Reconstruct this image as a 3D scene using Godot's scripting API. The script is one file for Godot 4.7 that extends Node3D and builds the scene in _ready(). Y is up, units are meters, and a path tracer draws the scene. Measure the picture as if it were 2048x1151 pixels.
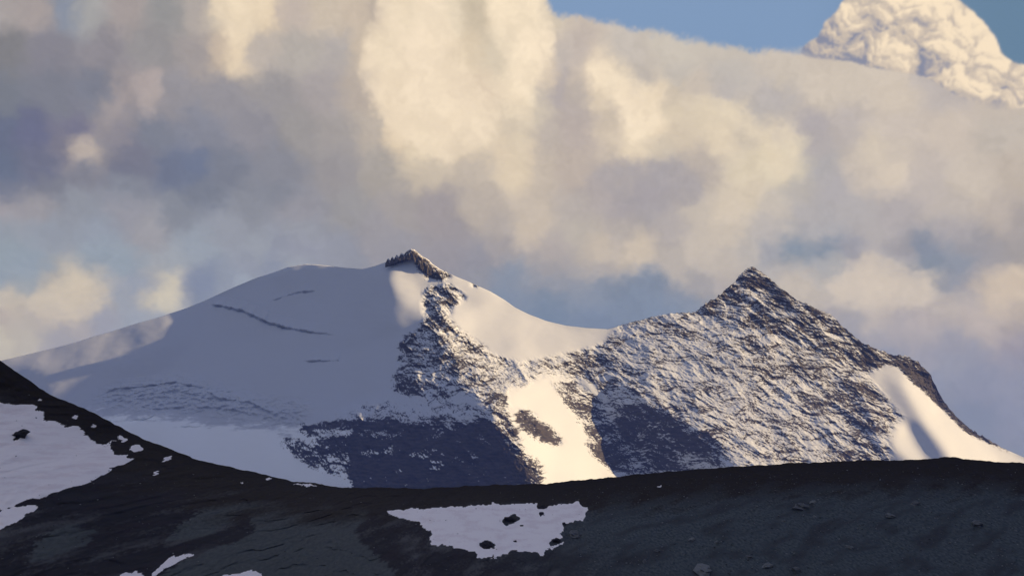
extends Node3D
# Two snow mountains under evening clouds, seen over a dark ridge. Metres; the camera looks north (-z).

# points on the far massif: x, height, distance north (metres)
const RIDGE_LINE := [
	[-4564, 388, 6000], [-4134, 589, 6120], [-3700, 726, 6180], [-3395, 822, 6205], [-2905, 945, 6195], [-2553, 1061, 6205], [-2353, 1123, 6192], [-2210, 1185, 6250],
	[-2025, 1279, 6290], [-1887, 1341, 6270], [-1712, 1405, 6240], [-1530, 1459, 6175], [-1387, 1470, 6135], [-1235, 1440, 6050], [-1086, 1401, 5960], [-961, 1375, 5890],
	[-877, 1389, 5865], [-795, 1416, 5840], [-710, 1426, 5800], [-627, 1426, 5760], [-545, 1372, 5740], [-436, 1333, 5750], [-229, 1233, 5690], [-135, 1184, 5665],
	[-43, 1122, 5640], [18, 1072, 5620], [109, 1022, 5600], [199, 986, 5590], [319, 954, 5580], [438, 937, 5570], [572, 931, 5570], [680, 962, 5590], [805, 999, 5610],
	[928, 1029, 5620], [1115, 1045, 5640], [1169, 1094, 5670], [1292, 1166, 5730], [1407, 1273, 5800], [1467, 1341, 5840], [1545, 1385, 5860], [1594, 1346, 5835],
	[1671, 1222, 5740], [1750, 1110, 5610], [1854, 1047, 5570], [1909, 1024, 5560], [1968, 927, 5490], [2028, 837, 5430], [2086, 794, 5400], [2185, 762, 5400],
	[2284, 739, 5400], [2348, 697, 5390], [2390, 638, 5380], [2422, 546, 5380], [2452, 464, 5350], [2510, 340, 5260], [2626, 258, 5260], [2739, 195, 5250],
	[2806, 160, 5240], [3018, 41, 5150], [3336, -88, 5050], [3679, -163, 5000],
]
const FACE_POINTS := [
	[-3871, 225, 5800], [-3254, 546, 6000], [-2971, 741, 6030], [-2893, 568, 5905], [-2461, 795, 5950], [-2041, 934, 6015], [-2259, 859, 5950], [-2185, 670, 5830],
	[-2405, 610, 5850], [-2547, 561, 5830], [-2249, 1008, 6068], [-1948, 1045, 6090], [-1852, 539, 5596], [-1263, 803, 5560], [-1366, 1184, 5950], [-1008, 1143, 5745],
	[-944, 785, 5440], [-801, 1114, 5600], [-1625, 836, 5790], [-1951, 782, 5850], [-1179, 505, 5242], [-1496, 490, 5390], [-2137, 420, 5590], [-1139, 330, 5100],
	[-1773, 321, 5400], [-2447, 307, 5650], [-1092, 115, 4930], [-1711, 122, 5250], [-898, 585, 5210], [-866, 433, 5050], [-756, 1284, 5690], [-701, 1139, 5570],
	[-604, 1045, 5480], [-504, 951, 5370], [-600, 1243, 5690], [-685, 961, 5430], [-647, 877, 5370], [-649, 693, 5190], [-615, 490, 4950], [-591, 1316, 5735],
	[-518, 1107, 5565], [-429, 872, 5250], [-289, 636, 4960], [-145, 448, 4650], [-93, 334, 4500], [-430, 347, 4680], [-614, 346, 4770], [-833, 361, 4870],
	[-1059, 304, 4980], [-845, 187, 4830], [37, 170, 4400], [125, 17, 4300], [-411, 1, 4540], [-771, 13, 4720], [-211, 824, 5310], [-66, 658, 5130], [-221, 1038, 5520],
	[-376, 1143, 5590], [76, 871, 5420], [220, 807, 5390], [366, 812, 5420], [514, 816, 5450], [214, 690, 5270], [-10, 499, 4790], [191, 308, 4760], [342, 505, 5110],
	[435, 50, 4750], [178, 82, 4490], [15, 346, 4600], [351, 596, 5240], [475, 384, 5110], [626, 196, 5060], [745, 65, 5000], [520, 578, 5200], [702, 433, 4990],
	[886, 320, 4860], [1033, 189, 4740], [1138, 84, 4630], [765, 639, 5200], [959, 639, 5200], [1018, 908, 5470], [1262, 943, 5500], [1348, 764, 5288], [1438, 1051, 5590],
	[1538, 459, 5040], [1641, 768, 5320], [1446, 186, 4790], [1226, 317, 4890], [1142, 513, 5050], [1841, 521, 5130], [1975, 494, 5130], [2068, 362, 5020],
	[1877, 157, 4810], [1704, 186, 4810], [1858, 708, 5300], [2025, 634, 5270], [2033, 511, 5170], [2169, 653, 5310], [2164, 596, 5240], [2158, 321, 4960],
	[2187, 187, 4820], [2186, 123, 4750], [2088, 326, 5030], [2091, 189, 4880], [1922, 186, 4790], [-4116, -68, 5500], [-3598, -67, 5450], [-2998, -70, 5650],
	[-2306, -67, 5400], [-1649, -63, 5100], [-1055, -59, 4800], [-762, -82, 4690], [-406, -79, 4510], [156, -52, 4240], [448, -57, 4650], [749, -60, 4880],
	[1110, -56, 4500], [1358, -56, 4550], [1802, -57, 4600], [2112, -57, 4600], [2606, -61, 4900], [3220, -208, 4900], [3590, -257, 4900],
]
# bare rock on the far massif: share of rock, outline in x and height
const ROCK_AREAS := [
	[0.72, [[-616, 1401], [-549, 1431], [-437, 1356], [-371, 1290], [-445, 1250], [-524, 1273], [-576, 1333]]],
	[0.55, [[-533, 1201], [-383, 1239], [-270, 1129], [-354, 1049], [-368, 951], [-387, 804], [-504, 951], [-534, 1088]]],
	[0.6, [[-504, 951], [-375, 966], [-270, 863], [-158, 790], [-128, 715], [-6, 669], [-41, 515], [-93, 339], [-156, 419], [-319, 512], [-423, 677], [-579, 815]]],
	[0.55, [[-629, 853], [-499, 914], [-381, 738], [-237, 496], [-338, 429], [-474, 462], [-634, 476], [-639, 629]]],
	[0.3, [[-1019, 365], [-833, 425], [-625, 469], [-312, 433], [-130, 365], [-92, 318], [-300, 269], [-634, 307], [-833, 361]]],
	[1.0, [[-1126, 321], [-982, 335], [-829, 349], [-666, 335], [-424, 299], [-300, 278], [-92, 318], [130, 12], [153, -94], [-785, -105], [-785, 23], [-832, 75], [-973, 93], [-814, 161], [-848, 205], [-990, 221]]],
	[0.6, [[-1238, 250], [-989, 208], [-822, 212], [-807, 92], [-960, 98], [-1098, 146]]],
	[0.5, [[-193, 760], [44, 686], [216, 733], [363, 771], [515, 823], [673, 814], [606, 546], [392, 587], [181, 599], [67, 516], [-47, 448], [-101, 548]]],
	[0.75, [[-121, 449], [-30, 489], [0, 318], [65, 159], [159, 81], [121, 17], [-56, 289]]],
	[0.85, [[10, 368], [85, 393], [165, 307], [263, 232], [214, 197], [131, 236], [34, 294]]],
	[0.6, [[207, 569], [350, 580], [480, 468], [553, 280], [658, 196], [750, 60], [476, 58], [391, 136], [343, 224], [273, 354]]],
	[0.22, [[397, 634], [535, 584], [709, 439], [892, 325], [1040, 196], [1148, 79], [767, 40], [703, 182], [603, 249], [530, 407]]],
	[0.46, [[354, 634], [535, 590], [710, 444], [893, 330], [1042, 204], [1133, 109], [1017, 121], [876, 212], [699, 323], [581, 436]]],
	[0.45, [[508, 816], [650, 959], [838, 1021], [1120, 1070], [1547, 1396], [1872, 1055], [1999, 927], [2153, 761], [2003, 617], [2035, 497], [2078, 362], [1930, 267], [1903, 148], [1821, 37], [1148, 79], [892, 325], [709, 439], [593, 553]]],
	[0.68, [[1108, 1041], [1157, 1113], [1297, 1189], [1551, 1412], [1692, 1241], [1777, 1099], [1628, 1086], [1469, 1164], [1266, 1064]]],
	[0.6, [[1129, 1044], [1361, 1091], [1634, 1105], [1863, 1076], [2011, 917], [2169, 762], [2194, 710], [1995, 633], [1882, 693], [1712, 802], [1500, 869], [1262, 943]]],
	[0.38, [[800, 810], [1091, 839], [1348, 547], [1475, 264], [1342, 185], [1083, 371], [849, 639]]],
	[0.5, [[1526, 768], [1740, 706], [1867, 582], [1724, 293], [1538, 459]]], [0.68, [[1844, 597], [2018, 502], [2078, 362], [1931, 277], [1763, 320], [1707, 461]]],
	[0.95, [[2161, 781], [2373, 717], [2463, 579], [2486, 490], [2543, 357], [2788, 190], [2668, 222], [2472, 298], [2389, 433], [2339, 496], [2224, 615], [2186, 691]]],
	[0.9, [[-249, 1264], [-205, 1242], [-210, 1211], [-241, 1217]]],
]
const SNOW_AREAS := [
	[0, [[-784, 171], [-670, 189], [-537, 193], [-537, 174], [-669, 157]]], [0, [[-511, 157], [-378, 184], [-364, 170], [-486, 147]]],
	[0, [[-286, 147], [-161, 152], [-161, 134], [-278, 130]]], [0, [[-1080, 281], [-1001, 300], [-811, 298], [-813, 273], [-952, 246]]],
	[0, [[-772, 282], [-551, 264], [-550, 249], [-758, 264]]], [0, [[-396, 103], [-317, 110], [-316, 93], [-390, 86]]],
	[-0.5, [[-60, 468], [67, 516], [206, 559], [368, 321], [396, 188], [516, 58], [126, 30], [60, 171], [-10, 318]]],
]
const ICE_STEPS := [
	[14, [[-2122, 1226], [-1959, 1193], [-1770, 1136], [-1575, 1038], [-1414, 977], [-1230, 928], [-1026, 886]]], [5, [[-1582, 1195], [-1431, 1236], [-1291, 1252]]],
	[5, [[-1415, 1246], [-1263, 1241]]], [6, [[-1243, 727], [-1114, 720], [-990, 714], [-861, 662]]],
	[7, [[-2603, 530], [-2467, 601], [-2264, 614], [-2063, 631], [-1872, 589], [-1705, 507], [-1491, 475], [-1307, 393], [-1172, 332]]],
	[5, [[-2234, 481], [-2120, 458], [-1991, 464], [-1756, 457], [-1540, 425], [-1335, 379]]], [4, [[-2303, 389], [-2160, 396], [-2103, 419]]],
	[3, [[-1927, 343], [-1764, 342]]], [4, [[-2235, 553], [-2038, 573], [-1849, 532], [-1657, 468]]],
]
const ICEFALL := [[-2603, 530], [-2409, 620], [-2071, 648], [-1769, 584], [-1431, 488], [-1100, 436], [-1137, 324], [-1394, 367], [-1749, 435], [-2148, 446]]
const SADDLE_LINE := [[595, 1144], [572, 931], [452, 781], [351, 596], [475, 384], [626, 196], [745, 65], [745, -85]]
const CRAG_TOP := [[-797, 1377, 5745], [-788, 1399, 5745], [-779, 1415, 5745], [-766, 1399, 5745], [-754, 1425, 5745], [-741, 1409, 5745], [-726, 1438, 5745], [-710, 1422, 5745], [-698, 1448, 5745], [-679, 1438, 5745], [-658, 1464, 5745], [-636, 1474, 5745], [-617, 1471, 5745], [-591, 1448, 5745], [-563, 1425, 5745], [-528, 1406, 5745], [-496, 1373, 5745], [-458, 1348, 5745], [-413, 1319, 5745]]
const CRAG_FOOT := [[-797, 1370, 5745], [-750, 1386, 5745], [-703, 1403, 5745], [-666, 1412, 5745], [-625, 1409, 5745], [-593, 1386, 5745], [-567, 1354, 5745], [-545, 1325, 5745], [-520, 1309, 5745], [-482, 1322, 5745], [-413, 1309, 5745]]
# the near ridge
const CREST_LINE := [
	[-552, 170, 700], [-482, 141, 760], [-438, 108, 800], [-425, 97, 810], [-407, 82, 830], [-374, 65, 860], [-342, 44, 900], [-310, 29, 950], [-273, 18, 1000],
	[-232, 7, 1050], [-184, 1, 1090], [-100, -0, 1110], [-14, 4, 1110], [43, 5, 1100], [128, 14, 1090], [212, 21, 1080], [266, 24, 1070], [347, 29, 1060], [426, 30, 1050],
	[477, 33, 1040], [504, 29, 1030], [551, 26, 1030], [652, 16, 1020], [750, 8, 1010],
]
const SLOPE_POINTS := [
	[-408, -76, 560], [-305, -80, 590], [-234, -87, 640], [-118, -98, 720], [29, -103, 760], [183, -103, 760], [393, -103, 760], [547, -103, 760], [-394, 28, 735],
	[-346, 14, 760], [-300, -10, 800], [-233, -28, 860], [-150, -43, 900], [-36, -40, 940], [37, -40, 950], [135, -36, 950], [283, -26, 950], [426, -21, 940],
	[565, -26, 930], [-461, 27, 690],
]
const PATCH_OUTLINES := [

	[[-460.3, 70.6], [-431.9, 68.4], [-417.8, 68.1], [-408.4, 70.2], [-404.9, 64.9], [-399.5, 60.4], [-396.2, 55.0], [-387.7, 54.0], [-382.3, 50.6], [-379.0, 52.2], [-372.0, 44.0], [-363.1, 37.9], [-356.8, 34.9], [-355.8, 41.4], [-354.2, 36.4], [-346.4, 28.7], [-340.5, 27.5], [-335.8, 22.5], [-336.7, 16.8], [-337.8, 10.5], [-338.0, 3.3], [-345.7, -2.3], [-356.6, -8.7], [-360.5, -11.4], [-364.8, -13.0], [-397.5, -24.4]],
	[[-382.9, -27.6], [-362.7, -16.1], [-359.1, -13.5], [-350.2, -13.6], [-348.1, -15.4], [-353.1, -18.6], [-350.4, -21.4], [-355.3, -26.3], [-373.7, -36.5]],
	[[-356.4, 47.3], [-352.0, 44.6], [-349.2, 41.4], [-350.8, 40.5], [-354.1, 43.5]], [[-345.0, 38.3], [-341.4, 38.8], [-337.5, 34.0], [-338.7, 30.8], [-342.2, 34.0]],
	[[-321.6, 23.9], [-322.3, 28.6], [-320.4, 29.5], [-320.0, 25.2]], [[-232.2, 5.1], [-218.1, 4.6], [-210.1, 2.5], [-219.8, 1.9]],
	[[-259.3, -51.6], [-253.5, -50.6], [-247.2, -51.0], [-252.6, -55.1], [-257.2, -58.7], [-259.5, -61.6], [-260.7, -56.0]],
	[[-277.3, -59.4], [-272.3, -58.7], [-266.4, -60.6], [-259.1, -65.4], [-274.1, -63.2]],
	[[-219.6, -65.4], [-200.5, -63.5], [-196.4, -66.1], [-189.6, -71.1], [-219.0, -70.7]],
	[[-130.9, -22.7], [-98.7, -21.6], [-72.9, -21.5], [-65.8, -19.6], [-43.7, -19.0], [-24.2, -16.5], [1.6, -18.0], [27.3, -17.0], [38.3, -18.9], [65.7, -15.9], [71.5, -12.8], [71.8, -18.3], [78.2, -21.6], [70.9, -30.4], [50.9, -34.9], [51.1, -38.7], [43.1, -42.8], [50.6, -46.4], [50.1, -49.2], [41.4, -54.3], [31.5, -55.9], [28.0, -58.6], [14.3, -56.2], [0.0, -55.6], [-13.9, -60.0], [-31.8, -60.7], [-33.7, -55.6], [-43.3, -54.4], [-59.7, -50.5], [-74.8, -49.7], [-77.6, -46.0], [-74.1, -42.1], [-88.5, -36.7], [-94.0, -32.5], [-109.1, -29.4], [-123.8, -26.0]],
	[[-409.1, 73.8], [-407.9, 76.3], [-407.2, 74.4]], [[-384.1, 60.3], [-384.3, 62.5], [-382.3, 60.7], [-382.4, 59.1]],
	[[-372.7, 52.9], [-372.8, 55.6], [-371.3, 54.2], [-371.4, 52.6]], [[-316.3, 11.1], [-317.7, 14.8], [-316.3, 13.4], [-315.2, 10.7]],
	[[-268.6, 5.6], [-265.5, 5.7], [-264.0, 4.2]], [[-253.5, 9.6], [-252.9, 11.7], [-250.2, 9.7], [-251.3, 8.5]], [[156.5, 0.9], [163.3, 3.5], [161.4, 1.4]],
]
const SLAB_AREAS := [
	[[-223.3, -40.6], [-207.4, -36.0], [-151.2, -41.3], [-95.1, -69.8], [-94.2, -77.9], [-251.1, -67.0], [-246.6, -52.7]],
	[[-239.7, -20.8], [-231.3, -11.9], [-195.0, -18.1], [-155.6, -14.9], [-146.9, -35.4], [-194.1, -36.0], [-219.9, -35.2]],
	[[-275.4, -33.5], [-271.4, -10.7], [-266.3, 1.7], [-243.8, -0.2], [-236.8, -15.2], [-246.1, -31.5], [-264.4, -44.7]],
	[[-331.8, -30.2], [-316.5, -26.1], [-306.1, -43.4], [-319.3, -48.8]], [[-319.7, -3.7], [-317.7, 1.5], [-312.9, -3.4], [-315.9, -7.2]],
]
const SNOW_HOLES := [
	[[-9.5, -34.0], [-10.7, -31.0], [-4.6, -29.7], [-2.1, -27.0], [3.1, -26.1], [8.7, -29.8], [8.1, -32.0], [-1.0, -35.3], [-6.0, -36.1]],
	[[-32.0, -48.7], [-27.5, -48.1], [-18.2, -48.6], [-13.5, -51.0], [-16.5, -54.3], [-22.1, -56.7], [-28.9, -55.0], [-32.5, -52.0]],
	[[25.7, -17.0], [35.3, -17.0], [38.1, -19.9], [32.1, -22.3], [26.9, -21.8]], [[27.5, -26.1], [32.0, -23.3], [33.9, -24.7], [30.9, -27.9], [28.1, -29.7]],
	[[34.9, -49.6], [43.3, -47.2], [51.7, -45.6], [51.8, -47.6], [44.1, -51.2], [37.9, -52.3], [34.2, -52.0]],
	[[-400.3, 38.6], [-400.8, 45.7], [-397.5, 48.5], [-395.6, 46.9], [-394.4, 36.6], [-397.0, 35.5]], [[49.5, -34.4], [53.2, -33.6], [54.6, -36.1], [50.5, -37.0]],
]
const BOULDERS := [
	[-397.6, 42.1, 14.5, 5.2, 0], [-1.5, -31.9, 14.1, 5.7, 0], [-23.4, -52.2, 14.3, 6.2, 0], [31.8, -19.9, 9.3, 3.8, 0], [30.5, -26.5, 4.8, 4.3, 0],
	[9.5, -36.7, 3.6, 2.1, 0], [42.5, -49.2, 10.8, 3.9, 0], [51.8, -35.3, 5.1, 3.1, 0], [2.8, -49.5, 3.9, 2.4, 0], [288.0, -19.7, 14.4, 6.7, 1],
	[302.9, -14.5, 8.3, 3.6, 1], [260.9, -27.2, 3.5, 2.5, 1], [295.2, -27.8, 4.5, 2.5, 1], [399.0, -15.3, 8.7, 3.6, 1], [365.1, -26.8, 11.0, 4.5, 1],
	[437.8, -33.0, 13.1, 4.9, 1], [189.5, -49.2, 5.4, 2.9, 1], [210.7, -60.4, 6.1, 3.3, 1], [221.8, -66.7, 9.2, 4.2, 1], [244.6, -69.7, 10.9, 5.0, 1],
	[165.9, -70.0, 21.2, 6.9, 1], [118.0, -64.2, 4.2, 3.2, 1], [306.4, -52.6, 7.1, 3.3, 1], [396.3, -48.9, 2.8, 1.9, 1], [482.1, -0.7, 3.1, 1.6, 1],
	[60.6, -44.4, 14.9, 7.0, 1], [262.7, -31.5, 4.0, 2.5, 1], [132.8, -56.4, 5.7, 2.4, 1], [168.2, -47.3, 6.8, 2.9, 1],
]
# the clouds: azimuth, elevation (degrees), colour
const CLOUD_TONES := [
	[-34.5, 26.0, 160, 152, 150], [-27.1, 27.8, 165, 158, 152], [-23.0, 28.6, 160, 155, 150], [-17.7, 29.5, 225, 205, 178], [-12.7, 30.0, 205, 190, 170],
	[-5.5, 30.5, 232, 214, 186], [0.5, 30.7, 235, 216, 188], [-34.2, 24.1, 150, 146, 146], [-30.7, 25.0, 168, 160, 155], [-29.2, 25.3, 165, 155, 150],
	[-27.4, 25.7, 135, 142, 155], [-26.6, 25.8, 168, 166, 162], [-24.2, 26.3, 165, 155, 150], [-21.9, 26.7, 150, 148, 145], [-19.9, 27.0, 172, 163, 155],
	[-19.0, 27.1, 210, 195, 172], [-17.5, 27.3, 234, 215, 185], [-16.0, 27.5, 225, 205, 175], [-14.4, 27.7, 192, 178, 165], [-12.2, 27.9, 205, 190, 170],
	[-10.6, 28.0, 202, 186, 166], [-8.7, 28.2, 188, 174, 158], [-7.4, 28.2, 225, 208, 180], [-5.4, 28.3, 238, 220, 193], [-4.1, 28.4, 230, 213, 186],
	[-2.1, 28.4, 203, 188, 163], [-0.5, 28.4, 242, 223, 192], [1.2, 28.4, 238, 220, 190], [2.4, 28.4, 212, 198, 176], [-34.0, 22.2, 132, 130, 134],
	[-30.4, 23.0, 130, 128, 128], [-27.9, 23.5, 135, 132, 138], [-25.3, 24.0, 142, 137, 140], [-22.6, 24.4, 150, 146, 144], [-19.7, 24.8, 162, 154, 150],
	[-18.7, 25.0, 195, 178, 158], [-17.3, 25.1, 230, 210, 180], [-16.1, 25.3, 188, 177, 165], [-13.7, 25.5, 180, 172, 162], [-11.2, 25.7, 180, 172, 165],
	[-10.1, 25.8, 200, 184, 163], [-8.6, 25.9, 232, 214, 185], [-5.4, 26.1, 242, 222, 194], [-3.1, 26.1, 218, 200, 172], [-0.8, 26.2, 215, 200, 175],
	[1.2, 26.2, 248, 228, 198], [2.3, 26.2, 232, 212, 186], [3.0, 26.1, 190, 180, 170], [4.1, 26.1, 195, 182, 170], [7.4, 26.0, 200, 190, 178], [10.6, 25.8, 205, 195, 180],
	[13.7, 25.5, 200, 190, 176], [16.8, 25.2, 205, 193, 178], [19.8, 24.8, 205, 192, 176], [1.2, 24.7, 244, 224, 194], [2.5, 24.7, 222, 204, 180],
	[3.3, 24.7, 182, 172, 166], [4.6, 24.7, 205, 190, 172], [5.4, 24.6, 238, 218, 190], [6.7, 24.6, 225, 208, 182], [8.3, 24.5, 192, 182, 170], [10.5, 24.4, 195, 186, 174],
	[13.7, 24.1, 192, 184, 174], [17.0, 23.8, 206, 194, 178], [21.1, 23.3, 208, 195, 178], [25.2, 22.6, 192, 182, 174], [28.6, 22.0, 190, 180, 172],
	[-33.7, 20.1, 118, 122, 132], [-30.2, 20.8, 122, 125, 132], [-27.7, 21.3, 125, 126, 134], [-25.1, 21.7, 124, 126, 136], [-23.3, 22.0, 152, 144, 143],
	[-22.5, 22.1, 176, 164, 158], [-21.0, 22.3, 150, 146, 148], [-18.1, 22.7, 150, 146, 148], [-15.1, 23.0, 155, 150, 148], [-12.0, 23.3, 168, 160, 156],
	[-10.0, 23.4, 185, 172, 158], [-7.9, 23.5, 230, 210, 180], [-5.6, 23.6, 242, 222, 193], [-2.4, 23.7, 227, 207, 180], [0.7, 23.7, 240, 220, 190],
	[1.2, 23.7, 244, 226, 196], [2.0, 23.7, 200, 188, 172], [3.1, 23.7, 178, 168, 164], [4.6, 23.7, 190, 178, 166], [6.0, 23.6, 225, 207, 180], [7.3, 23.5, 238, 218, 190],
	[8.9, 23.5, 238, 218, 188], [10.3, 23.4, 210, 195, 173], [12.1, 23.3, 203, 190, 174], [13.6, 23.1, 190, 182, 175], [16.6, 22.8, 188, 180, 174],
	[19.6, 22.5, 208, 195, 178], [23.8, 21.9, 212, 198, 180], [26.5, 21.5, 190, 180, 172], [29.0, 21.0, 200, 186, 170], [-24.2, 20.7, 158, 150, 148],
	[-23.8, 20.8, 150, 144, 146], [-4.7, 22.5, 240, 220, 190], [0.5, 22.5, 232, 214, 186], [1.7, 22.5, 205, 192, 172], [4.1, 22.5, 184, 172, 163],
	[6.6, 22.4, 205, 190, 170], [8.6, 22.3, 232, 213, 184], [10.4, 22.2, 218, 202, 176], [12.3, 22.1, 220, 204, 178], [13.9, 22.0, 215, 200, 176],
	[15.7, 21.8, 188, 180, 172], [-33.5, 18.2, 100, 108, 128], [-30.0, 18.8, 104, 110, 128], [-28.5, 19.1, 108, 110, 132], [-26.2, 19.4, 115, 114, 132],
	[-23.8, 19.8, 140, 135, 140], [-22.2, 20.0, 125, 128, 138], [-19.4, 20.3, 135, 136, 145], [-16.4, 20.7, 145, 142, 146], [-13.4, 20.9, 155, 150, 146],
	[-11.0, 21.1, 165, 158, 152], [-9.1, 21.2, 188, 176, 161], [-7.2, 21.3, 225, 205, 175], [-4.0, 21.4, 237, 217, 187], [-2.1, 21.4, 224, 206, 179],
	[0.2, 21.5, 210, 195, 172], [2.5, 21.4, 190, 178, 165], [4.1, 21.4, 185, 172, 162], [6.5, 21.3, 212, 196, 174], [7.9, 21.3, 250, 230, 200], [9.5, 21.2, 238, 218, 188],
	[10.7, 21.1, 214, 198, 174], [13.2, 20.9, 224, 207, 180], [15.0, 20.8, 208, 194, 173], [16.8, 20.6, 195, 184, 172], [18.6, 20.4, 178, 170, 168],
	[20.8, 20.2, 190, 180, 172], [23.6, 19.8, 205, 192, 178], [26.3, 19.4, 207, 193, 177], [28.8, 19.0, 196, 185, 171], [32.4, 18.4, 190, 180, 168],
	[-26.9, 18.4, 120, 118, 130], [-26.1, 18.5, 178, 167, 158], [-25.6, 18.5, 190, 176, 162], [-24.7, 18.7, 140, 136, 140], [-23.2, 18.9, 120, 120, 132],
	[-5.6, 20.3, 228, 210, 180], [-3.0, 20.4, 215, 198, 172], [-0.1, 20.4, 225, 206, 178], [7.9, 20.2, 228, 210, 182], [9.7, 20.1, 208, 194, 172],
	[16.1, 19.7, 228, 212, 182], [17.6, 19.5, 214, 202, 178], [18.6, 19.4, 180, 172, 168], [22.0, 19.0, 212, 198, 178], [23.2, 18.9, 205, 192, 176],
	[-33.2, 16.2, 100, 108, 128], [-29.7, 16.8, 104, 112, 130], [-27.8, 17.1, 112, 114, 130], [-25.7, 17.4, 128, 128, 136], [-23.4, 17.7, 118, 119, 132],
	[-20.6, 18.0, 112, 118, 135], [-19.5, 18.1, 112, 120, 140], [-17.8, 18.3, 125, 128, 138], [-14.8, 18.5, 138, 138, 144], [-10.9, 18.8, 155, 150, 148],
	[-8.4, 18.9, 170, 162, 152], [-5.5, 19.0, 200, 186, 165], [-2.4, 19.1, 195, 182, 165], [0.2, 19.1, 222, 204, 176], [1.8, 19.1, 200, 186, 168],
	[4.0, 19.1, 190, 176, 162], [7.2, 19.0, 185, 174, 164], [9.7, 18.9, 174, 167, 164], [11.8, 18.8, 190, 178, 165], [14.9, 18.5, 220, 205, 178],
	[16.6, 18.4, 227, 212, 184], [17.8, 18.3, 208, 197, 176], [19.0, 18.2, 176, 171, 168], [21.2, 17.9, 205, 192, 176], [22.9, 17.7, 216, 201, 181],
	[24.7, 17.5, 198, 186, 174], [27.3, 17.1, 205, 192, 176], [29.5, 16.8, 195, 182, 166], [32.1, 16.4, 195, 182, 166], [-29.6, 15.7, 118, 122, 136],
	[-27.2, 16.1, 125, 126, 134], [-23.3, 16.6, 135, 138, 146], [-19.1, 17.0, 122, 126, 136], [-14.7, 17.4, 134, 136, 143], [5.6, 17.8, 178, 168, 162],
	[8.7, 17.7, 168, 160, 160], [10.6, 17.6, 178, 169, 162], [14.8, 17.4, 214, 199, 175], [17.7, 17.1, 190, 182, 172], [20.0, 16.9, 178, 172, 170],
	[24.6, 16.4, 195, 184, 174], [27.2, 16.1, 205, 192, 175], [-33.0, 14.1, 158, 155, 155], [-29.5, 14.7, 162, 156, 156], [-27.6, 14.9, 158, 154, 155],
	[-25.8, 15.1, 145, 148, 154], [-23.2, 15.4, 152, 151, 156], [-20.4, 15.7, 135, 138, 145], [-16.2, 16.1, 140, 142, 148], [-13.2, 16.3, 150, 148, 152],
	[-10.2, 16.5, 155, 152, 150], [-7.1, 16.6, 165, 158, 153], [-4.6, 16.7, 160, 152, 150], [-2.0, 16.7, 188, 176, 162], [0.8, 16.7, 200, 186, 168],
	[4.0, 16.7, 185, 175, 165], [7.1, 16.6, 168, 160, 158], [8.7, 16.5, 170, 163, 160], [11.7, 16.4, 200, 188, 172], [13.3, 16.3, 215, 200, 178],
	[16.2, 16.1, 202, 191, 176], [18.2, 15.9, 180, 174, 170], [20.5, 15.7, 182, 176, 172], [23.2, 15.4, 180, 172, 168], [25.8, 15.1, 195, 184, 172],
	[28.3, 14.8, 190, 178, 165], [31.9, 14.3, 190, 178, 165], [-29.4, 13.6, 150, 156, 162], [-27.0, 13.9, 150, 155, 162], [-24.4, 14.2, 150, 156, 165],
	[-21.7, 14.5, 160, 158, 160], [-17.5, 14.8, 152, 155, 162], [-13.1, 15.1, 152, 154, 160], [-8.6, 15.3, 156, 152, 153], [-3.9, 15.5, 158, 151, 150],
	[-0.8, 15.5, 180, 170, 160], [1.1, 15.5, 205, 190, 170], [4.0, 15.5, 190, 180, 166], [7.1, 15.4, 185, 175, 164], [10.2, 15.3, 180, 171, 164],
	[13.2, 15.1, 205, 192, 174], [15.9, 14.9, 190, 182, 174], [18.7, 14.7, 178, 174, 172], [22.0, 14.4, 182, 175, 170], [25.7, 14.0, 175, 168, 165],
	[29.2, 13.6, 172, 163, 156], [-32.7, 12.1, 150, 160, 165], [-29.3, 12.5, 150, 160, 165], [-24.3, 13.1, 150, 160, 168], [-18.9, 13.6, 155, 162, 170],
	[-15.4, 13.8, 158, 162, 168], [-14.3, 13.9, 145, 148, 158], [-13.1, 13.9, 150, 152, 162], [-10.1, 14.1, 148, 150, 158], [-7.6, 14.2, 155, 152, 155],
	[-3.9, 14.3, 155, 150, 152], [-0.8, 14.3, 165, 158, 155], [2.4, 14.3, 180, 170, 162], [5.5, 14.2, 202, 188, 169], [8.0, 14.2, 207, 192, 171],
	[11.6, 14.0, 200, 188, 172], [14.6, 13.9, 190, 182, 172], [16.1, 13.8, 165, 164, 166], [17.2, 13.7, 138, 149, 160], [18.9, 13.6, 136, 146, 158],
	[20.3, 13.4, 160, 158, 162], [23.0, 13.2, 165, 160, 160], [24.3, 13.1, 138, 144, 155], [26.9, 12.8, 160, 156, 156], [29.1, 12.6, 165, 158, 152],
	[31.7, 12.2, 165, 158, 152], [-27.8, 11.9, 150, 160, 168], [-22.9, 12.4, 150, 160, 168], [-20.2, 12.6, 158, 163, 168], [-15.7, 12.9, 148, 152, 162],
	[-14.8, 13.0, 140, 146, 160], [-13.6, 13.0, 158, 162, 168], [-2.3, 13.4, 150, 148, 153], [2.4, 13.4, 165, 160, 158], [5.5, 13.3, 178, 170, 163],
	[10.1, 13.2, 190, 180, 168], [13.1, 13.0, 195, 184, 170], [16.9, 12.8, 185, 178, 170], [19.1, 12.7, 175, 172, 168], [21.1, 12.5, 195, 184, 172],
	[22.7, 12.4, 180, 174, 168], [24.5, 12.2, 138, 146, 156], [26.1, 12.1, 145, 150, 158], [28.0, 11.9, 165, 160, 158], [-32.5, 10.3, 150, 158, 165],
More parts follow.
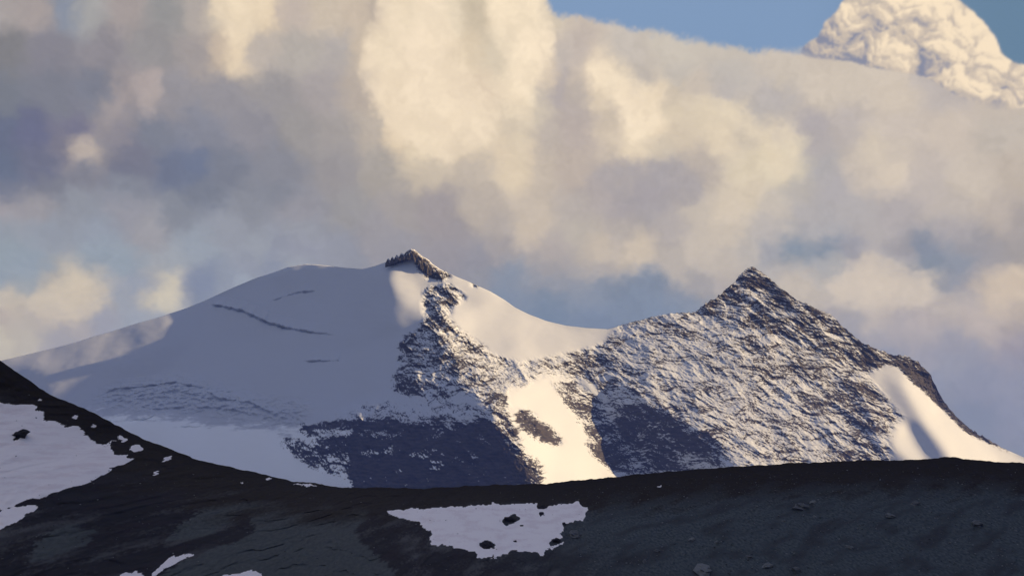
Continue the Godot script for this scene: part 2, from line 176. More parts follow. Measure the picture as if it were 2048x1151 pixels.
	[-29.1, 10.7, 150, 160, 168], [-27.6, 10.8, 155, 162, 165], [-26.7, 10.9, 178, 172, 161], [-25.4, 11.0, 210, 196, 172], [-24.1, 11.1, 190, 182, 168],
	[-23.1, 11.2, 162, 164, 168], [-22.3, 11.3, 150, 157, 168], [-21.5, 11.3, 172, 170, 168], [-20.5, 11.4, 205, 196, 174], [-20.0, 11.5, 172, 170, 170],
	[-19.2, 11.5, 132, 140, 157], [-18.5, 11.6, 133, 141, 158], [-17.6, 11.6, 146, 152, 163], [-15.9, 11.7, 155, 162, 172], [-2.3, 12.2, 148, 148, 153],
	[-0.1, 12.2, 140, 148, 160], [2.4, 12.2, 150, 152, 158], [5.5, 12.1, 138, 146, 158], [8.5, 12.0, 132, 142, 156], [11.5, 11.9, 168, 163, 160],
	[13.0, 11.9, 182, 173, 165], [17.4, 11.6, 200, 188, 172], [20.2, 11.4, 206, 193, 176], [21.8, 11.3, 217, 202, 181], [24.2, 11.1, 200, 188, 172],
	[25.5, 11.0, 150, 152, 158], [26.7, 10.9, 168, 162, 160], [27.9, 10.8, 208, 192, 171], [28.9, 10.7, 212, 194, 170], [31.5, 10.4, 212, 194, 170],
	[-29.0, 9.7, 205, 192, 170], [-27.6, 9.9, 200, 188, 168], [-25.6, 10.0, 200, 188, 168], [-24.0, 10.2, 180, 174, 166], [-23.0, 10.2, 158, 162, 168],
	[-21.4, 10.4, 195, 187, 172], [-20.7, 10.4, 212, 202, 178], [-20.0, 10.4, 165, 166, 170], [-18.9, 10.5, 140, 147, 160], [-0.7, 11.1, 132, 143, 158],
	[2.4, 11.1, 130, 142, 157], [7.0, 11.0, 130, 141, 156], [10.6, 10.9, 140, 148, 160], [17.9, 10.6, 196, 185, 171], [21.5, 10.4, 204, 191, 175],
	[25.4, 10.1, 195, 183, 170], [27.8, 9.8, 205, 189, 169], [-32.3, 8.5, 195, 182, 165], [-28.9, 8.8, 188, 176, 162], [-27.0, 9.0, 186, 176, 163],
	[-25.5, 9.1, 178, 170, 163], [-24.0, 9.2, 160, 160, 166], [-21.9, 9.3, 160, 165, 172], [-20.5, 9.4, 160, 165, 172], [2.3, 10.0, 124, 138, 155],
	[5.4, 10.0, 128, 140, 157], [8.5, 9.9, 130, 142, 158], [10.0, 9.9, 134, 145, 160], [18.9, 9.5, 178, 170, 166], [20.0, 9.4, 170, 166, 166], [21.4, 9.4, 192, 181, 170],
	[22.7, 9.3, 180, 172, 168], [24.0, 9.2, 188, 177, 169], [26.5, 9.0, 195, 182, 170], [28.7, 8.8, 190, 176, 160], [31.3, 8.6, 190, 176, 160], [-28.8, 7.7, 205, 195, 172],
	[-27.4, 7.8, 195, 186, 168], [-25.9, 7.9, 170, 166, 165], [19.9, 8.3, 158, 158, 164], [21.6, 8.2, 172, 167, 167], [23.4, 8.1, 180, 172, 168],
	[25.2, 8.0, 165, 162, 165], [28.6, 7.8, 168, 160, 160], [-32.1, 6.5, 190, 180, 165], [21.5, 7.1, 152, 155, 164], [23.8, 7.0, 165, 162, 165], [25.1, 6.9, 158, 158, 164],
	[28.5, 6.7, 158, 155, 160], [23.7, 5.6, 148, 152, 162], [26.2, 5.5, 150, 152, 162], [28.4, 5.4, 152, 153, 162], [30.9, 5.2, 152, 153, 162], [-31.7, 2.9, 180, 172, 165],
	[5.3, 3.4, 135, 145, 158], [26.0, 3.1, 140, 146, 158], [28.1, 3.0, 148, 151, 162], [30.6, 2.9, 148, 151, 162], [-31.5, 1.1, 170, 165, 165], [-12.5, 1.3, 150, 155, 162],
	[5.3, 1.3, 140, 148, 160], [27.9, 1.2, 145, 150, 160], [30.5, 1.2, 145, 150, 160],
]
const CLEAR_BLUE := [[-0.14, 36.94], [0.88, 33.87], [1.95, 31.18], [2.39, 28.98], [2.65, 28.14], [4.17, 28.10], [5.81, 27.81], [7.59, 27.17], [9.04, 26.91], [10.31, 26.60], [12.20, 26.11], [15.28, 25.31], [17.98, 24.89], [20.05, 24.79], [24.11, 25.24], [30.62, 21.89], [35.97, 19.82], [43.55, 17.32], [45.29, 27.88]]
const HEAP_CLOUD := [[17.98, 24.84], [19.06, 25.33], [19.68, 25.61], [19.94, 26.31], [20.87, 26.79], [21.33, 27.71], [23.29, 28.43], [26.05, 27.90], [27.12, 26.47], [28.18, 25.21], [28.96, 24.00], [29.22, 22.91], [30.15, 22.19], [31.31, 21.49], [33.81, 20.57], [34.87, 18.18], [32.64, 18.62], [30.08, 19.84], [28.67, 20.20], [27.20, 21.00], [25.49, 22.45], [23.91, 23.11], [22.54, 23.54], [20.59, 24.21]]
# sunlit or shaded billows in the bank: colour, outline in azimuth and elevation
const BILLOWS := [

	[[242, 222, 193], [[-9.8, 26.1], [-10.0, 24.4], [-9.2, 23.0], [-8.0, 21.3], [-6.2, 20.2], [-4.0, 19.4], [-2.1, 20.3], [-0.8, 21.8], [-1.3, 23.3], [-2.4, 24.4], [-3.1, 26.1], [-4.1, 27.8], [-4.8, 30.6], [-8.8, 30.4], [-8.8, 27.9]]],
	[[247, 227, 197], [[-2.0, 30.1], [2.3, 30.1], [2.7, 27.4], [2.8, 26.1], [2.0, 24.7], [1.2, 24.3], [1.6, 23.2], [0.9, 22.9], [0.2, 24.2], [-0.5, 25.9], [-1.6, 27.3]]],
	[[247, 227, 197], [[4.4, 25.2], [5.8, 25.5], [6.9, 24.6], [8.3, 24.3], [9.3, 23.0], [9.9, 21.8], [9.2, 20.9], [7.2, 20.7], [6.8, 21.8], [7.0, 22.7], [6.2, 23.7], [5.1, 24.4]]],
	[[230, 213, 185], [[10.3, 23.0], [13.0, 23.1], [14.5, 22.2], [15.0, 21.6], [16.8, 21.5], [17.7, 20.4], [18.0, 18.8], [17.3, 17.7], [16.0, 18.1], [15.9, 19.9], [14.4, 21.2], [12.6, 22.1]]],
	[[237, 217, 187], [[-19.5, 29.2], [-15.6, 29.7], [-15.6, 27.3], [-16.4, 26.4], [-16.8, 25.6], [-18.1, 25.4], [-18.6, 26.4], [-19.4, 27.1]]],
	[[214, 199, 174], [[-27.6, 10.0], [-26.8, 11.0], [-25.4, 11.4], [-23.8, 11.0], [-23.4, 10.3], [-24.5, 9.4], [-25.5, 8.7], [-27.0, 9.0]]],
	[[216, 205, 180], [[-21.9, 10.8], [-21.5, 11.1], [-20.8, 10.8], [-20.8, 12.1], [-20.5, 12.4], [-20.0, 11.5], [-20.0, 10.7], [-20.4, 10.0], [-21.1, 9.9], [-21.6, 10.1]]],
	[[192, 178, 164], [[-26.9, 18.5], [-25.8, 19.3], [-25.4, 18.9], [-24.6, 18.6], [-24.7, 18.0], [-25.3, 18.4], [-26.1, 18.0], [-26.6, 18.1]]],
	[[216, 201, 181], [[18.5, 11.7], [20.3, 12.8], [21.5, 13.2], [22.7, 12.4], [24.2, 11.6], [24.9, 10.2], [22.7, 9.8], [19.6, 10.6]]],
	[[213, 195, 171], [[26.2, 11.2], [28.0, 11.7], [30.2, 11.7], [30.0, 9.5], [26.9, 10.0]]],
	[[132, 140, 158], [[-19.7, 11.7], [-19.1, 12.5], [-18.2, 12.4], [-17.8, 11.3], [-18.7, 10.6], [-19.7, 10.7]]],
	[[176, 163, 157], [[-23.0, 23.0], [-22.2, 23.6], [-21.8, 23.2], [-22.4, 22.5], [-23.4, 21.7], [-24.0, 20.4], [-24.6, 20.5], [-24.0, 21.7], [-23.3, 22.5]]],
	[[222, 205, 178], [[-0.5, 21.5], [0.8, 21.7], [0.9, 19.4], [-0.3, 19.3]]],
	[[170, 163, 162], [[5.0, 19.1], [7.5, 19.6], [11.9, 18.9], [12.1, 17.0], [9.6, 16.2], [6.8, 16.9]]],
]

const EXPOSURE := 2.1
const SUN_ELEVATION := 18.0
const SUN_BEHIND := -6.0
const SKY_GAIN := 0.5

var fine := FastNoiseLite.new()
var broad := FastNoiseLite.new()
var ridged := FastNoiseLite.new()
var cells := FastNoiseLite.new()
var soft := FastNoiseLite.new()


func setup_noise():
	for n in [fine, broad, ridged, cells, soft]:
		n.noise_type = FastNoiseLite.TYPE_SIMPLEX_SMOOTH
		n.frequency = 1.0
	fine.seed = 11
	fine.fractal_octaves = 3
	broad.seed = 5
	broad.fractal_octaves = 4
	ridged.seed = 23
	ridged.fractal_type = FastNoiseLite.FRACTAL_RIDGED
	ridged.fractal_octaves = 4
	cells.seed = 31
	cells.noise_type = FastNoiseLite.TYPE_CELLULAR
	cells.cellular_return_type = FastNoiseLite.RETURN_DISTANCE
	cells.fractal_type = FastNoiseLite.FRACTAL_NONE
	soft.seed = 41
	soft.fractal_type = FastNoiseLite.FRACTAL_NONE


func _ready():
	setup_noise()
	make_camera()
	make_sky()
	make_sun()
	make_ground()
	make_added_mountain()
	make_massif()
	make_valley_haze()
	make_near_ridge()
	make_snow_patches()
	make_boulders()


# ------------------------------------------------------------------ camera, sky, sun

func make_camera():
	var cam := Camera3D.new()
	cam.name = "camera"
	cam.fov = 34.0
	cam.near = 1.0
	cam.far = 40000.0
	cam.rotation_degrees = Vector3(12.0, 0, 0)
	add_child(cam)
	cam.current = true


func make_sun():
	var sun := DirectionalLight3D.new()
	sun.name = "sun"
	var e := deg_to_rad(SUN_ELEVATION)
	var a := deg_to_rad(SUN_BEHIND)
	var towards := Vector3(cos(e) * cos(a), sin(e), -cos(e) * sin(a))
	add_child(sun)
	sun.look_at_from_position(Vector3.ZERO, -towards, Vector3.UP)
	sun.light_color = Color(1.0, 0.85, 0.63)
	sun.light_energy = 1.6
	sun.light_angular_distance = 0.5
	sun.shadow_enabled = true


func lin(r: float, g: float, b: float) -> Vector3:
	var c := Color(r / 255.0, g / 255.0, b / 255.0).srgb_to_linear()
	return Vector3(c.r, c.g, c.b)


# what the sky looks like away from the modelled clouds: blue above, broken cloud banks all round
func open_sky(d: Vector3) -> Vector3:
	var up := clampf(d.y, 0.0, 1.0)
	var c := lin(140, 156, 180).lerp(lin(58, 98, 160), pow(up, 0.45))
	var k := 1.0 / (0.25 + up)
	var q := Vector3(d.x * k, d.y * 1.5, d.z * k)
	var n := broad.get_noise_3dv(q * 0.9) + 0.35 * fine.get_noise_3dv(q * 2.6)
	var cover := smoothstep(-0.15, 0.35, n + 0.12 - 0.35 * up)
	var lit := smoothstep(-0.1, 0.5, n + 0.5 * broad.get_noise_3dv(q * 1.4 + Vector3(9, 4, 2)))
	return c.lerp(lin(112, 122, 146).lerp(lin(205, 192, 178), lit), cover)


func field(w: int, h: int) -> Image:
	return Image.create_empty(w, h, false, Image.FORMAT_RGBF)


func make_sky():
	# far sky, coarse
	var pw := 4096
	var ph := 2048
	var cw := 512
	var ch := 256
	var coarse := field(cw, ch)
	for j in ch:
		var el := PI * (0.5 - (j + 0.5) / ch)
		for i in cw:
			var lon := TAU * ((i + 0.5) / cw) - PI
			var d := Vector3(sin(lon) * cos(el), sin(el), -cos(lon) * cos(el))
			var c := open_sky(d)
			coarse.set_pixel(i, j, Color(c.x, c.y, c.z))
	var pano: Image = coarse.duplicate()
	pano.resize(pw, ph, Image.INTERPOLATE_BILINEAR)
	# the cloud bank to the north, azimuth -40..40, elevation -2..34 degrees
	var step := 0.5
	var gx := int(84 / step)
	var gy := int(38 / step)
	var tone := PackedVector3Array()
	tone.resize(gx * gy)
	var pts := PackedVector2Array()
	var cols := PackedVector3Array()
	for s in CLOUD_TONES:
		pts.append(Vector2(s[0], s[1]))
		cols.append(lin(s[2], s[3], s[4]))
	for j in gy:
		for i in gx:
			var p := Vector2(-42 + i * step, -3 + j * step)
			var sum := Vector3.ZERO
			var tot := 1e-9
			for k in pts.size():
				var q := pts[k] - p
				var r2 := q.x * q.x + q.y * q.y
				if r2 > 500.0:
					continue
				var w := 1.0 / (r2 + 0.35)
				w = w * w * w
				sum += cols[k] * w
				tot += w
			if tot < 1e-8:
				var e2 := deg_to_rad(p.y)
				var a2 := deg_to_rad(p.x)
				sum = open_sky(Vector3(sin(a2) * cos(e2), sin(e2), -cos(a2) * cos(e2)))
				tot = 1.0
			tone[j * gx + i] = sum / tot
	var blue_mask := blurred(angle_mask(CLEAR_BLUE), 400, 160, 3, 2)
	var heap_mask := angle_mask(HEAP_CLOUD)
	# billows: how much, and of what tone, on a grid of 0.1 degrees
	var bw := 820
	var bh := 380
	var bill := [PackedFloat32Array(), PackedFloat32Array(), PackedFloat32Array(), PackedFloat32Array()]
	for a in bill:
		a.resize(bw * bh)
	for b in BILLOWS:
		var poly := PackedVector2Array()
		var lo := Vector2(1e9, 1e9)
		var hi := -lo
		for p in b[1]:
			var q := Vector2(p[0], p[1])
			poly.append(q)
			lo = lo.min(q)
			hi = hi.max(q)
		var t := lin(b[0][0], b[0][1], b[0][2])
		for j in range(maxi(0, int((lo.y + 3.0) * 10)), mini(bh, int((hi.y + 3.0) * 10) + 2)):
			for i in range(maxi(0, int((lo.x + 41.0) * 10)), mini(bw, int((hi.x + 41.0) * 10) + 2)):
				if Geometry2D.is_point_in_polygon(Vector2(i * 0.1 - 41.0, j * 0.1 - 3.0), poly):
					var k := j * bw + i
					bill[0][k] = 1.0
					bill[1][k] = t.x
					bill[2][k] = t.y
					bill[3][k] = t.z
	for k in 4:
		bill[k] = blurred(bill[k], bw, bh, 4, 2)
	var b0: PackedFloat32Array = bill[0]
	var b1: PackedFloat32Array = bill[1]
	var b2: PackedFloat32Array = bill[2]
	var b3: PackedFloat32Array = bill[3]
	var px := pw / 360.0
	var i0 := int((180 - 50) * px)
	var i1 := int((180 + 50) * px)
	var j0 := int((90 - 40) * px)
	var j1 := int((90 + 2) * px)
	for j in range(j0, j1):
		var el := 90.0 - (j + 0.5) / px
		for i in range(i0, i1):
			var az := (i + 0.5) / px - 180.0
			# billowing edges: the tones are carried along by a warp of several sizes
			var wx := 0.5 * broad.get_noise_2d(az * 0.16, el * 0.2) + 0.34 * fine.get_noise_2d(az * 0.75 + 31, el * 0.85)
			var wy := 0.45 * broad.get_noise_2d(az * 0.16 + 57, el * 0.2 + 13) + 0.34 * fine.get_noise_2d(az * 0.75 + 91, el * 0.85 + 7)
			var tx := 0.13 * fine.get_noise_2d(az * 2.3 + 11, el * 2.6)
			var ty := 0.13 * fine.get_noise_2d(az * 2.3 + 71, el * 2.6 + 5)
			var c := tone_at(tone, gx, gy, step, az + wx + tx, el + wy + ty)
			var gx2 := (az + 0.7 * wx + 1.4 * tx + 41.0) * 10.0
			var gy2 := (el + 0.7 * wy + 1.4 * ty + 3.0) * 10.0
			var bm := bilinear(b0, bw, bh, gx2, gy2)
			if bm > 0.02:
				var bt := Vector3(bilinear(b1, bw, bh, gx2, gy2), bilinear(b2, bw, bh, gx2, gy2), bilinear(b3, bw, bh, gx2, gy2)) / bm
				c = c.lerp(bt, (0.62 + 0.3 * fine.get_noise_2d(az * 0.6 + 5, el * 0.7)) * smoothstep(0.12, 0.88, bm))
			var puff := cells.get_noise_2d(az * 0.42 + wx, el * 0.5 + wy) - cells.get_noise_2d(az * 0.42 + wx + 0.12, el * 0.5 + wy + 0.1)
			var wisps := fine.get_noise_2d(az * 0.5 + 3.0 * wx, el * 0.8 + 3.0 * wy)
			c *= 1.0 + 0.06 * wisps + 0.16 * puff
			# clear blue at the top
			if el > 20.0 and az > -2.0:
				var m := mask_at(blue_mask, az + wx * 0.35 + tx, el + wy * 0.5 + 0.8 * ty)
				var b := lin(128, 154, 186).lerp(lin(104, 132, 156), smoothstep(18.0, 30.0, az))
				c = c.lerp(b, smoothstep(0.25, 0.8, m + 0.2 * wisps))
				if az > 14.0:
					c = heap(c, heap_mask, az, el)
			# let the bank run out into the open sky
			var edge := minf(minf(az + 50.0, 50.0 - az) / 16.0, (40.0 - el) / 9.0) + 0.35 * broad.get_noise_2d(az * 0.12, el * 0.12)
			if edge < 1.0:
				var o := pano.get_pixel(i, j)
				c = Vector3(o.r, o.g, o.b).lerp(c, smoothstep(0.0, 1.0, edge))
			pano.set_pixel(i, j, Color(c.x, c.y, c.z))
	# north lies at the seam of a panorama: swap its halves
	var turned := field(pw, ph)
	turned.blit_rect(pano, Rect2i(pw / 2, 0, pw / 2, ph), Vector2i(0, 0))
	turned.blit_rect(pano, Rect2i(0, 0, pw / 2, ph), Vector2i(pw / 2, 0))
	var m := PanoramaSkyMaterial.new()
	m.panorama = ImageTexture.create_from_image(turned)
	m.energy_multiplier = SKY_GAIN
	var sky := Sky.new()
	sky.sky_material = m
	var env := Environment.new()
	env.background_mode = Environment.BG_SKY
	env.sky = sky
	env.tonemap_mode = Environment.TONE_MAPPER_LINEAR
	env.tonemap_exposure = EXPOSURE
	env.sdfgi_enabled = true
	env.ssao_enabled = true
	env.ssil_enabled = true
	env.fog_enabled = true
	env.fog_density = 0.00002
	env.fog_light_color = Color(0.4, 0.54, 1.0)
	env.volumetric_fog_enabled = true
	env.volumetric_fog_density = 0.0
	var w := WorldEnvironment.new()
	w.name = "daylight"
	w.environment = env
	add_child(w)


func tone_at(tone: PackedVector3Array, gx: int, gy: int, step: float, az: float, el: float) -> Vector3:
	var fx := clampf((az + 42.0) / step, 0.0, gx - 1.001)
	var fy := clampf((el + 3.0) / step, 0.0, gy - 1.001)
	var i := int(fx)
	var j := int(fy)
	fx -= i
	fy -= j
	var k := j * gx + i
	return tone[k].lerp(tone[k + 1], fx).lerp(tone[k + gx].lerp(tone[k + gx + 1], fx), fy)


func angle_mask(outline: Array) -> PackedFloat32Array:
	var poly := PackedVector2Array()
	for p in outline:
		poly.append(Vector2(p[0], p[1]))
	var m := PackedFloat32Array()
	m.resize(400 * 160)
	for j in 160:
		for i in 400:
			m[j * 400 + i] = 1.0 if Geometry2D.is_point_in_polygon(Vector2(i * 0.1, 18 + j * 0.1), poly) else 0.0
	return blurred(m, 400, 160, 2, 2)


func mask_at(m: PackedFloat32Array, az: float, el: float) -> float:
	return bilinear(m, 400, 160, az * 10.0, (el - 18.0) * 10.0)


# the towering cloud: heaped lobes of several sizes, lit from the right; gives (how high, how lit)
func lobes(az: float, el: float) -> Vector2:
	var x := az + 0.4 * soft.get_noise_2d(az * 0.5, el * 0.5) + 0.1 * soft.get_noise_2d(az * 2.0, el * 2.0)
	var y := el + 0.4 * soft.get_noise_2d(az * 0.5 + 20, el * 0.5) + 0.1 * soft.get_noise_2d(az * 2.0 + 9, el * 2.0)
	var high := 1.0
	var lit := 0.0
	var f := 0.34
	var w := 0.46
	for k in 4:
		var a := 1.0 + cells.get_noise_2d(x * f + 7.0 * k, y * f * 1.3 + 3.0 * k)
		var b := 1.0 + cells.get_noise_2d(x * f + 7.0 * k + 0.22, y * f * 1.3 + 3.0 * k + 0.2)
		high -= w * a * a
		lit += (b * b - a * a) * (w + 0.16)
		f *= 2.15
		w *= 0.58
	return Vector2(high, lit)


func heap(c: Vector3, mask: PackedFloat32Array, az: float, el: float) -> Vector3:
	var m := mask_at(mask, az, el)
	if m <= 0.001:
		return c
	var l := lobes(az, el)
	var h := l.x - 0.66
	var a := smoothstep(0.36, 0.52, m + 0.7 * h)
	# its foot sinks into the haze of the nearer layer
	var foot := 24.6 - 0.42 * (az - 18.0)
	var low := smoothstep(foot - 0.2, foot + 1.0, el + 1.2 * h)
	var big := clampf((az - 24.0) * 0.05, -0.2, 0.14) + clampf((el - foot - 1.5) * 0.06, -0.2, 0.12)
	var t := clampf(0.4 + 1.25 * l.y + 0.5 * h + big, 0.0, 1.0)
	var s := lin(138, 141, 158).lerp(lin(203, 188, 171), smoothstep(0.1, 0.48, t)).lerp(lin(250, 228, 196), smoothstep(0.42, 0.85, t))
	return c.lerp(s, a * low)


# ------------------------------------------------------------------ shared shape helpers

func bilinear(m: PackedFloat32Array, w: int, h: int, x: float, y: float) -> float:
	x = clampf(x, 0.0, w - 1.001)
	y = clampf(y, 0.0, h - 1.001)
	var i := int(x)
	var j := int(y)
	x -= i
	y -= j
	var k := j * w + i
	return lerpf(lerpf(m[k], m[k + 1], x), lerpf(m[k + w], m[k + w + 1], x), y)


func blurred(m: PackedFloat32Array, w: int, h: int, r: int, times: int) -> PackedFloat32Array:
	var a := m
	for t in times:
		var b := PackedFloat32Array()
		b.resize(w * h)
		for j in h:
			var s := 0.0
			for i in range(-r, r + 1):
				s += a[j * w + clampi(i, 0, w - 1)]
			for i in w:
				b[j * w + i] = s / (2 * r + 1)
				s += a[j * w + mini(i + r + 1, w - 1)] - a[j * w + maxi(i - r, 0)]
		var c := PackedFloat32Array()
		c.resize(w * h)
		for i in w:
			var s := 0.0
			for j in range(-r, r + 1):
				s += b[clampi(j, 0, h - 1) * w + i]
			for j in h:
				c[j * w + i] = s / (2 * r + 1)
				s += b[mini(j + r + 1, h - 1) * w + i] - b[maxi(j - r, 0) * w + i]
		a = c
	return a


# distances north of the camera over (x, height), laid as flat facets between known points
class Relief:
	var x0: float
	var y0: float
	var cell: float
	var w: int
	var h: int
	var north: PackedFloat32Array
	var rock: PackedFloat32Array
	var shift: PackedFloat32Array


func make_relief(points: Array, x0: float, x1: float, y0: float, y1: float, cell: float, radius: int, times: int) -> Relief:
	var r := Relief.new()
	r.x0 = x0
	r.y0 = y0
	r.cell = cell
	r.w = int((x1 - x0) / cell) + 1
	r.h = int((y1 - y0) / cell) + 1
	var flat := PackedVector2Array()
	for p in points:
		flat.append(Vector2(p[0], p[1]))
	var tris := Geometry2D.triangulate_delaunay(flat)
	var m := PackedFloat32Array()
	m.resize(r.w * r.h)
	for k in range(0, tris.size(), 3):
		var a := flat[tris[k]]
		var b := flat[tris[k + 1]]
		var c := flat[tris[k + 2]]
		var det := (b.y - c.y) * (a.x - c.x) + (c.x - b.x) * (a.y - c.y)
		if absf(det) < 1e-6:
			continue
		var da: float = points[tris[k]][2]
		var db: float = points[tris[k + 1]][2]
		var dc: float = points[tris[k + 2]][2]
		var i0 := clampi(int((minf(a.x, minf(b.x, c.x)) - x0) / cell), 0, r.w - 1)
		var i1 := clampi(int((maxf(a.x, maxf(b.x, c.x)) - x0) / cell) + 1, 0, r.w - 1)
		var j0 := clampi(int((minf(a.y, minf(b.y, c.y)) - y0) / cell), 0, r.h - 1)
		var j1 := clampi(int((maxf(a.y, maxf(b.y, c.y)) - y0) / cell) + 1, 0, r.h - 1)
		for j in range(j0, j1 + 1):
			for i in range(i0, i1 + 1):
				var x := x0 + i * cell
				var y := y0 + j * cell
				var wa := ((b.y - c.y) * (x - c.x) + (c.x - b.x) * (y - c.y)) / det
				var wb := ((c.y - a.y) * (x - c.x) + (a.x - c.x) * (y - c.y)) / det
				var wc := 1.0 - wa - wb
				if wa >= -0.0001 and wb >= -0.0001 and wc >= -0.0001:
					m[j * r.w + i] = wa * da + wb * db + wc * dc
	r.north = blurred(m, r.w, r.h, radius, times)
	r.rock = PackedFloat32Array()
	r.rock.resize(r.w * r.h)
	r.shift = r.rock.duplicate()
	return r


func paint_area(r: Relief, into: PackedFloat32Array, outline: Array, value: float) -> PackedFloat32Array:
	var poly := PackedVector2Array()
	var lo := Vector2(1e9, 1e9)
	var hi := -lo
	for p in outline:
		var q := Vector2(p[0], p[1])
		poly.append(q)
		lo = lo.min(q)
		hi = hi.max(q)
	for j in range(maxi(0, int((lo.y - r.y0) / r.cell)), mini(r.h - 1, int((hi.y - r.y0) / r.cell) + 1) + 1):
		for i in range(maxi(0, int((lo.x - r.x0) / r.cell)), mini(r.w - 1, int((hi.x - r.x0) / r.cell) + 1) + 1):
			if Geometry2D.is_point_in_polygon(Vector2(r.x0 + i * r.cell, r.y0 + j * r.cell), poly):
				into[j * r.w + i] = value
	return into


func along(line: Array, x: float) -> float:
	if x <= line[0][0]:
		return line[0][1]
	for k in range(1, line.size()):
		if x <= line[k][0]:
			var t: float = (x - line[k - 1][0]) / maxf(line[k][0] - line[k - 1][0], 1e-6)
			return lerpf(line[k - 1][1], line[k][1], t)
	return line[line.size() - 1][1]


func matte(roughness: float, sheen := 0.25) -> StandardMaterial3D:
	var m := StandardMaterial3D.new()
	m.vertex_color_use_as_albedo = true
	m.roughness = roughness
	m.metallic_specular = sheen
	return m


func sheet(called: String, v: PackedVector3Array, n: PackedVector3Array, c: PackedColorArray, idx: PackedInt32Array, m: Material, parent: Node = self) -> MeshInstance3D:
	var arrays := []
	arrays.resize(Mesh.ARRAY_MAX)
	arrays[Mesh.ARRAY_VERTEX] = v
	arrays[Mesh.ARRAY_NORMAL] = n
	arrays[Mesh.ARRAY_COLOR] = c
	arrays[Mesh.ARRAY_INDEX] = idx
	var mesh := ArrayMesh.new()
	mesh.add_surface_from_arrays(Mesh.PRIMITIVE_TRIANGLES, arrays)
	mesh.surface_set_material(0, m)
	var o := MeshInstance3D.new()
	o.name = called
	o.mesh = mesh
	parent.add_child(o, true)
	return o


func tag(o: Node, label: String, category: String, group := "", kind := ""):
	if label:
		o.set_meta("label", label)
	if category:
		o.set_meta("category", category)
	if group:
		o.set_meta("group", group)
	if kind:
		o.set_meta("kind", kind)


func grid_normals(v: PackedVector3Array, cols: int, rows: int) -> PackedVector3Array:
	var n := PackedVector3Array()
	n.resize(v.size())
	for j in rows:
		var ja := maxi(j - 1, 0) * cols
		var jb := mini(j + 1, rows - 1) * cols
		for i in cols:
			var k := j * cols
			var dx := v[k + mini(i + 1, cols - 1)] - v[k + maxi(i - 1, 0)]
			var dy := v[jb + i] - v[ja + i]
			n[k + i] = dx.cross(dy).normalized()
	return n


# a share of a grid's faces as a sheet of its own, with only the corners that it uses
func part_of_grid(v: PackedVector3Array, n: PackedVector3Array, c: PackedColorArray, cols: int, rows: int, keep: PackedByteArray, want: int, called: String, m: Material) -> MeshInstance3D:
	var at := PackedInt32Array()
	at.resize(v.size())
	at.fill(-1)
	var v2 := PackedVector3Array()
	var n2 := PackedVector3Array()
	var c2 := PackedColorArray()
	var idx := PackedInt32Array()
	var q := [0, 0, 0, 0]
	for j in rows - 1:
		for i in cols - 1:
			var k := j * cols + i
			if keep[k] != want:
				continue
			q[0] = k
			q[1] = k + 1
			q[2] = k + cols
			q[3] = k + cols + 1
			for s in q:
				if at[s] < 0:
					at[s] = v2.size()
					v2.append(v[s])
					n2.append(n[s])
					c2.append(c[s])
			var a := at[k]
			var b := at[k + 1]
			var d := at[k + cols]
			var e := at[k + cols + 1]
			idx.append(a)
			idx.append(d)
			idx.append(b)
			idx.append(b)
			idx.append(d)
			idx.append(e)
	return sheet(called, v2, n2, c2, idx, m)


# ------------------------------------------------------------------ far massif

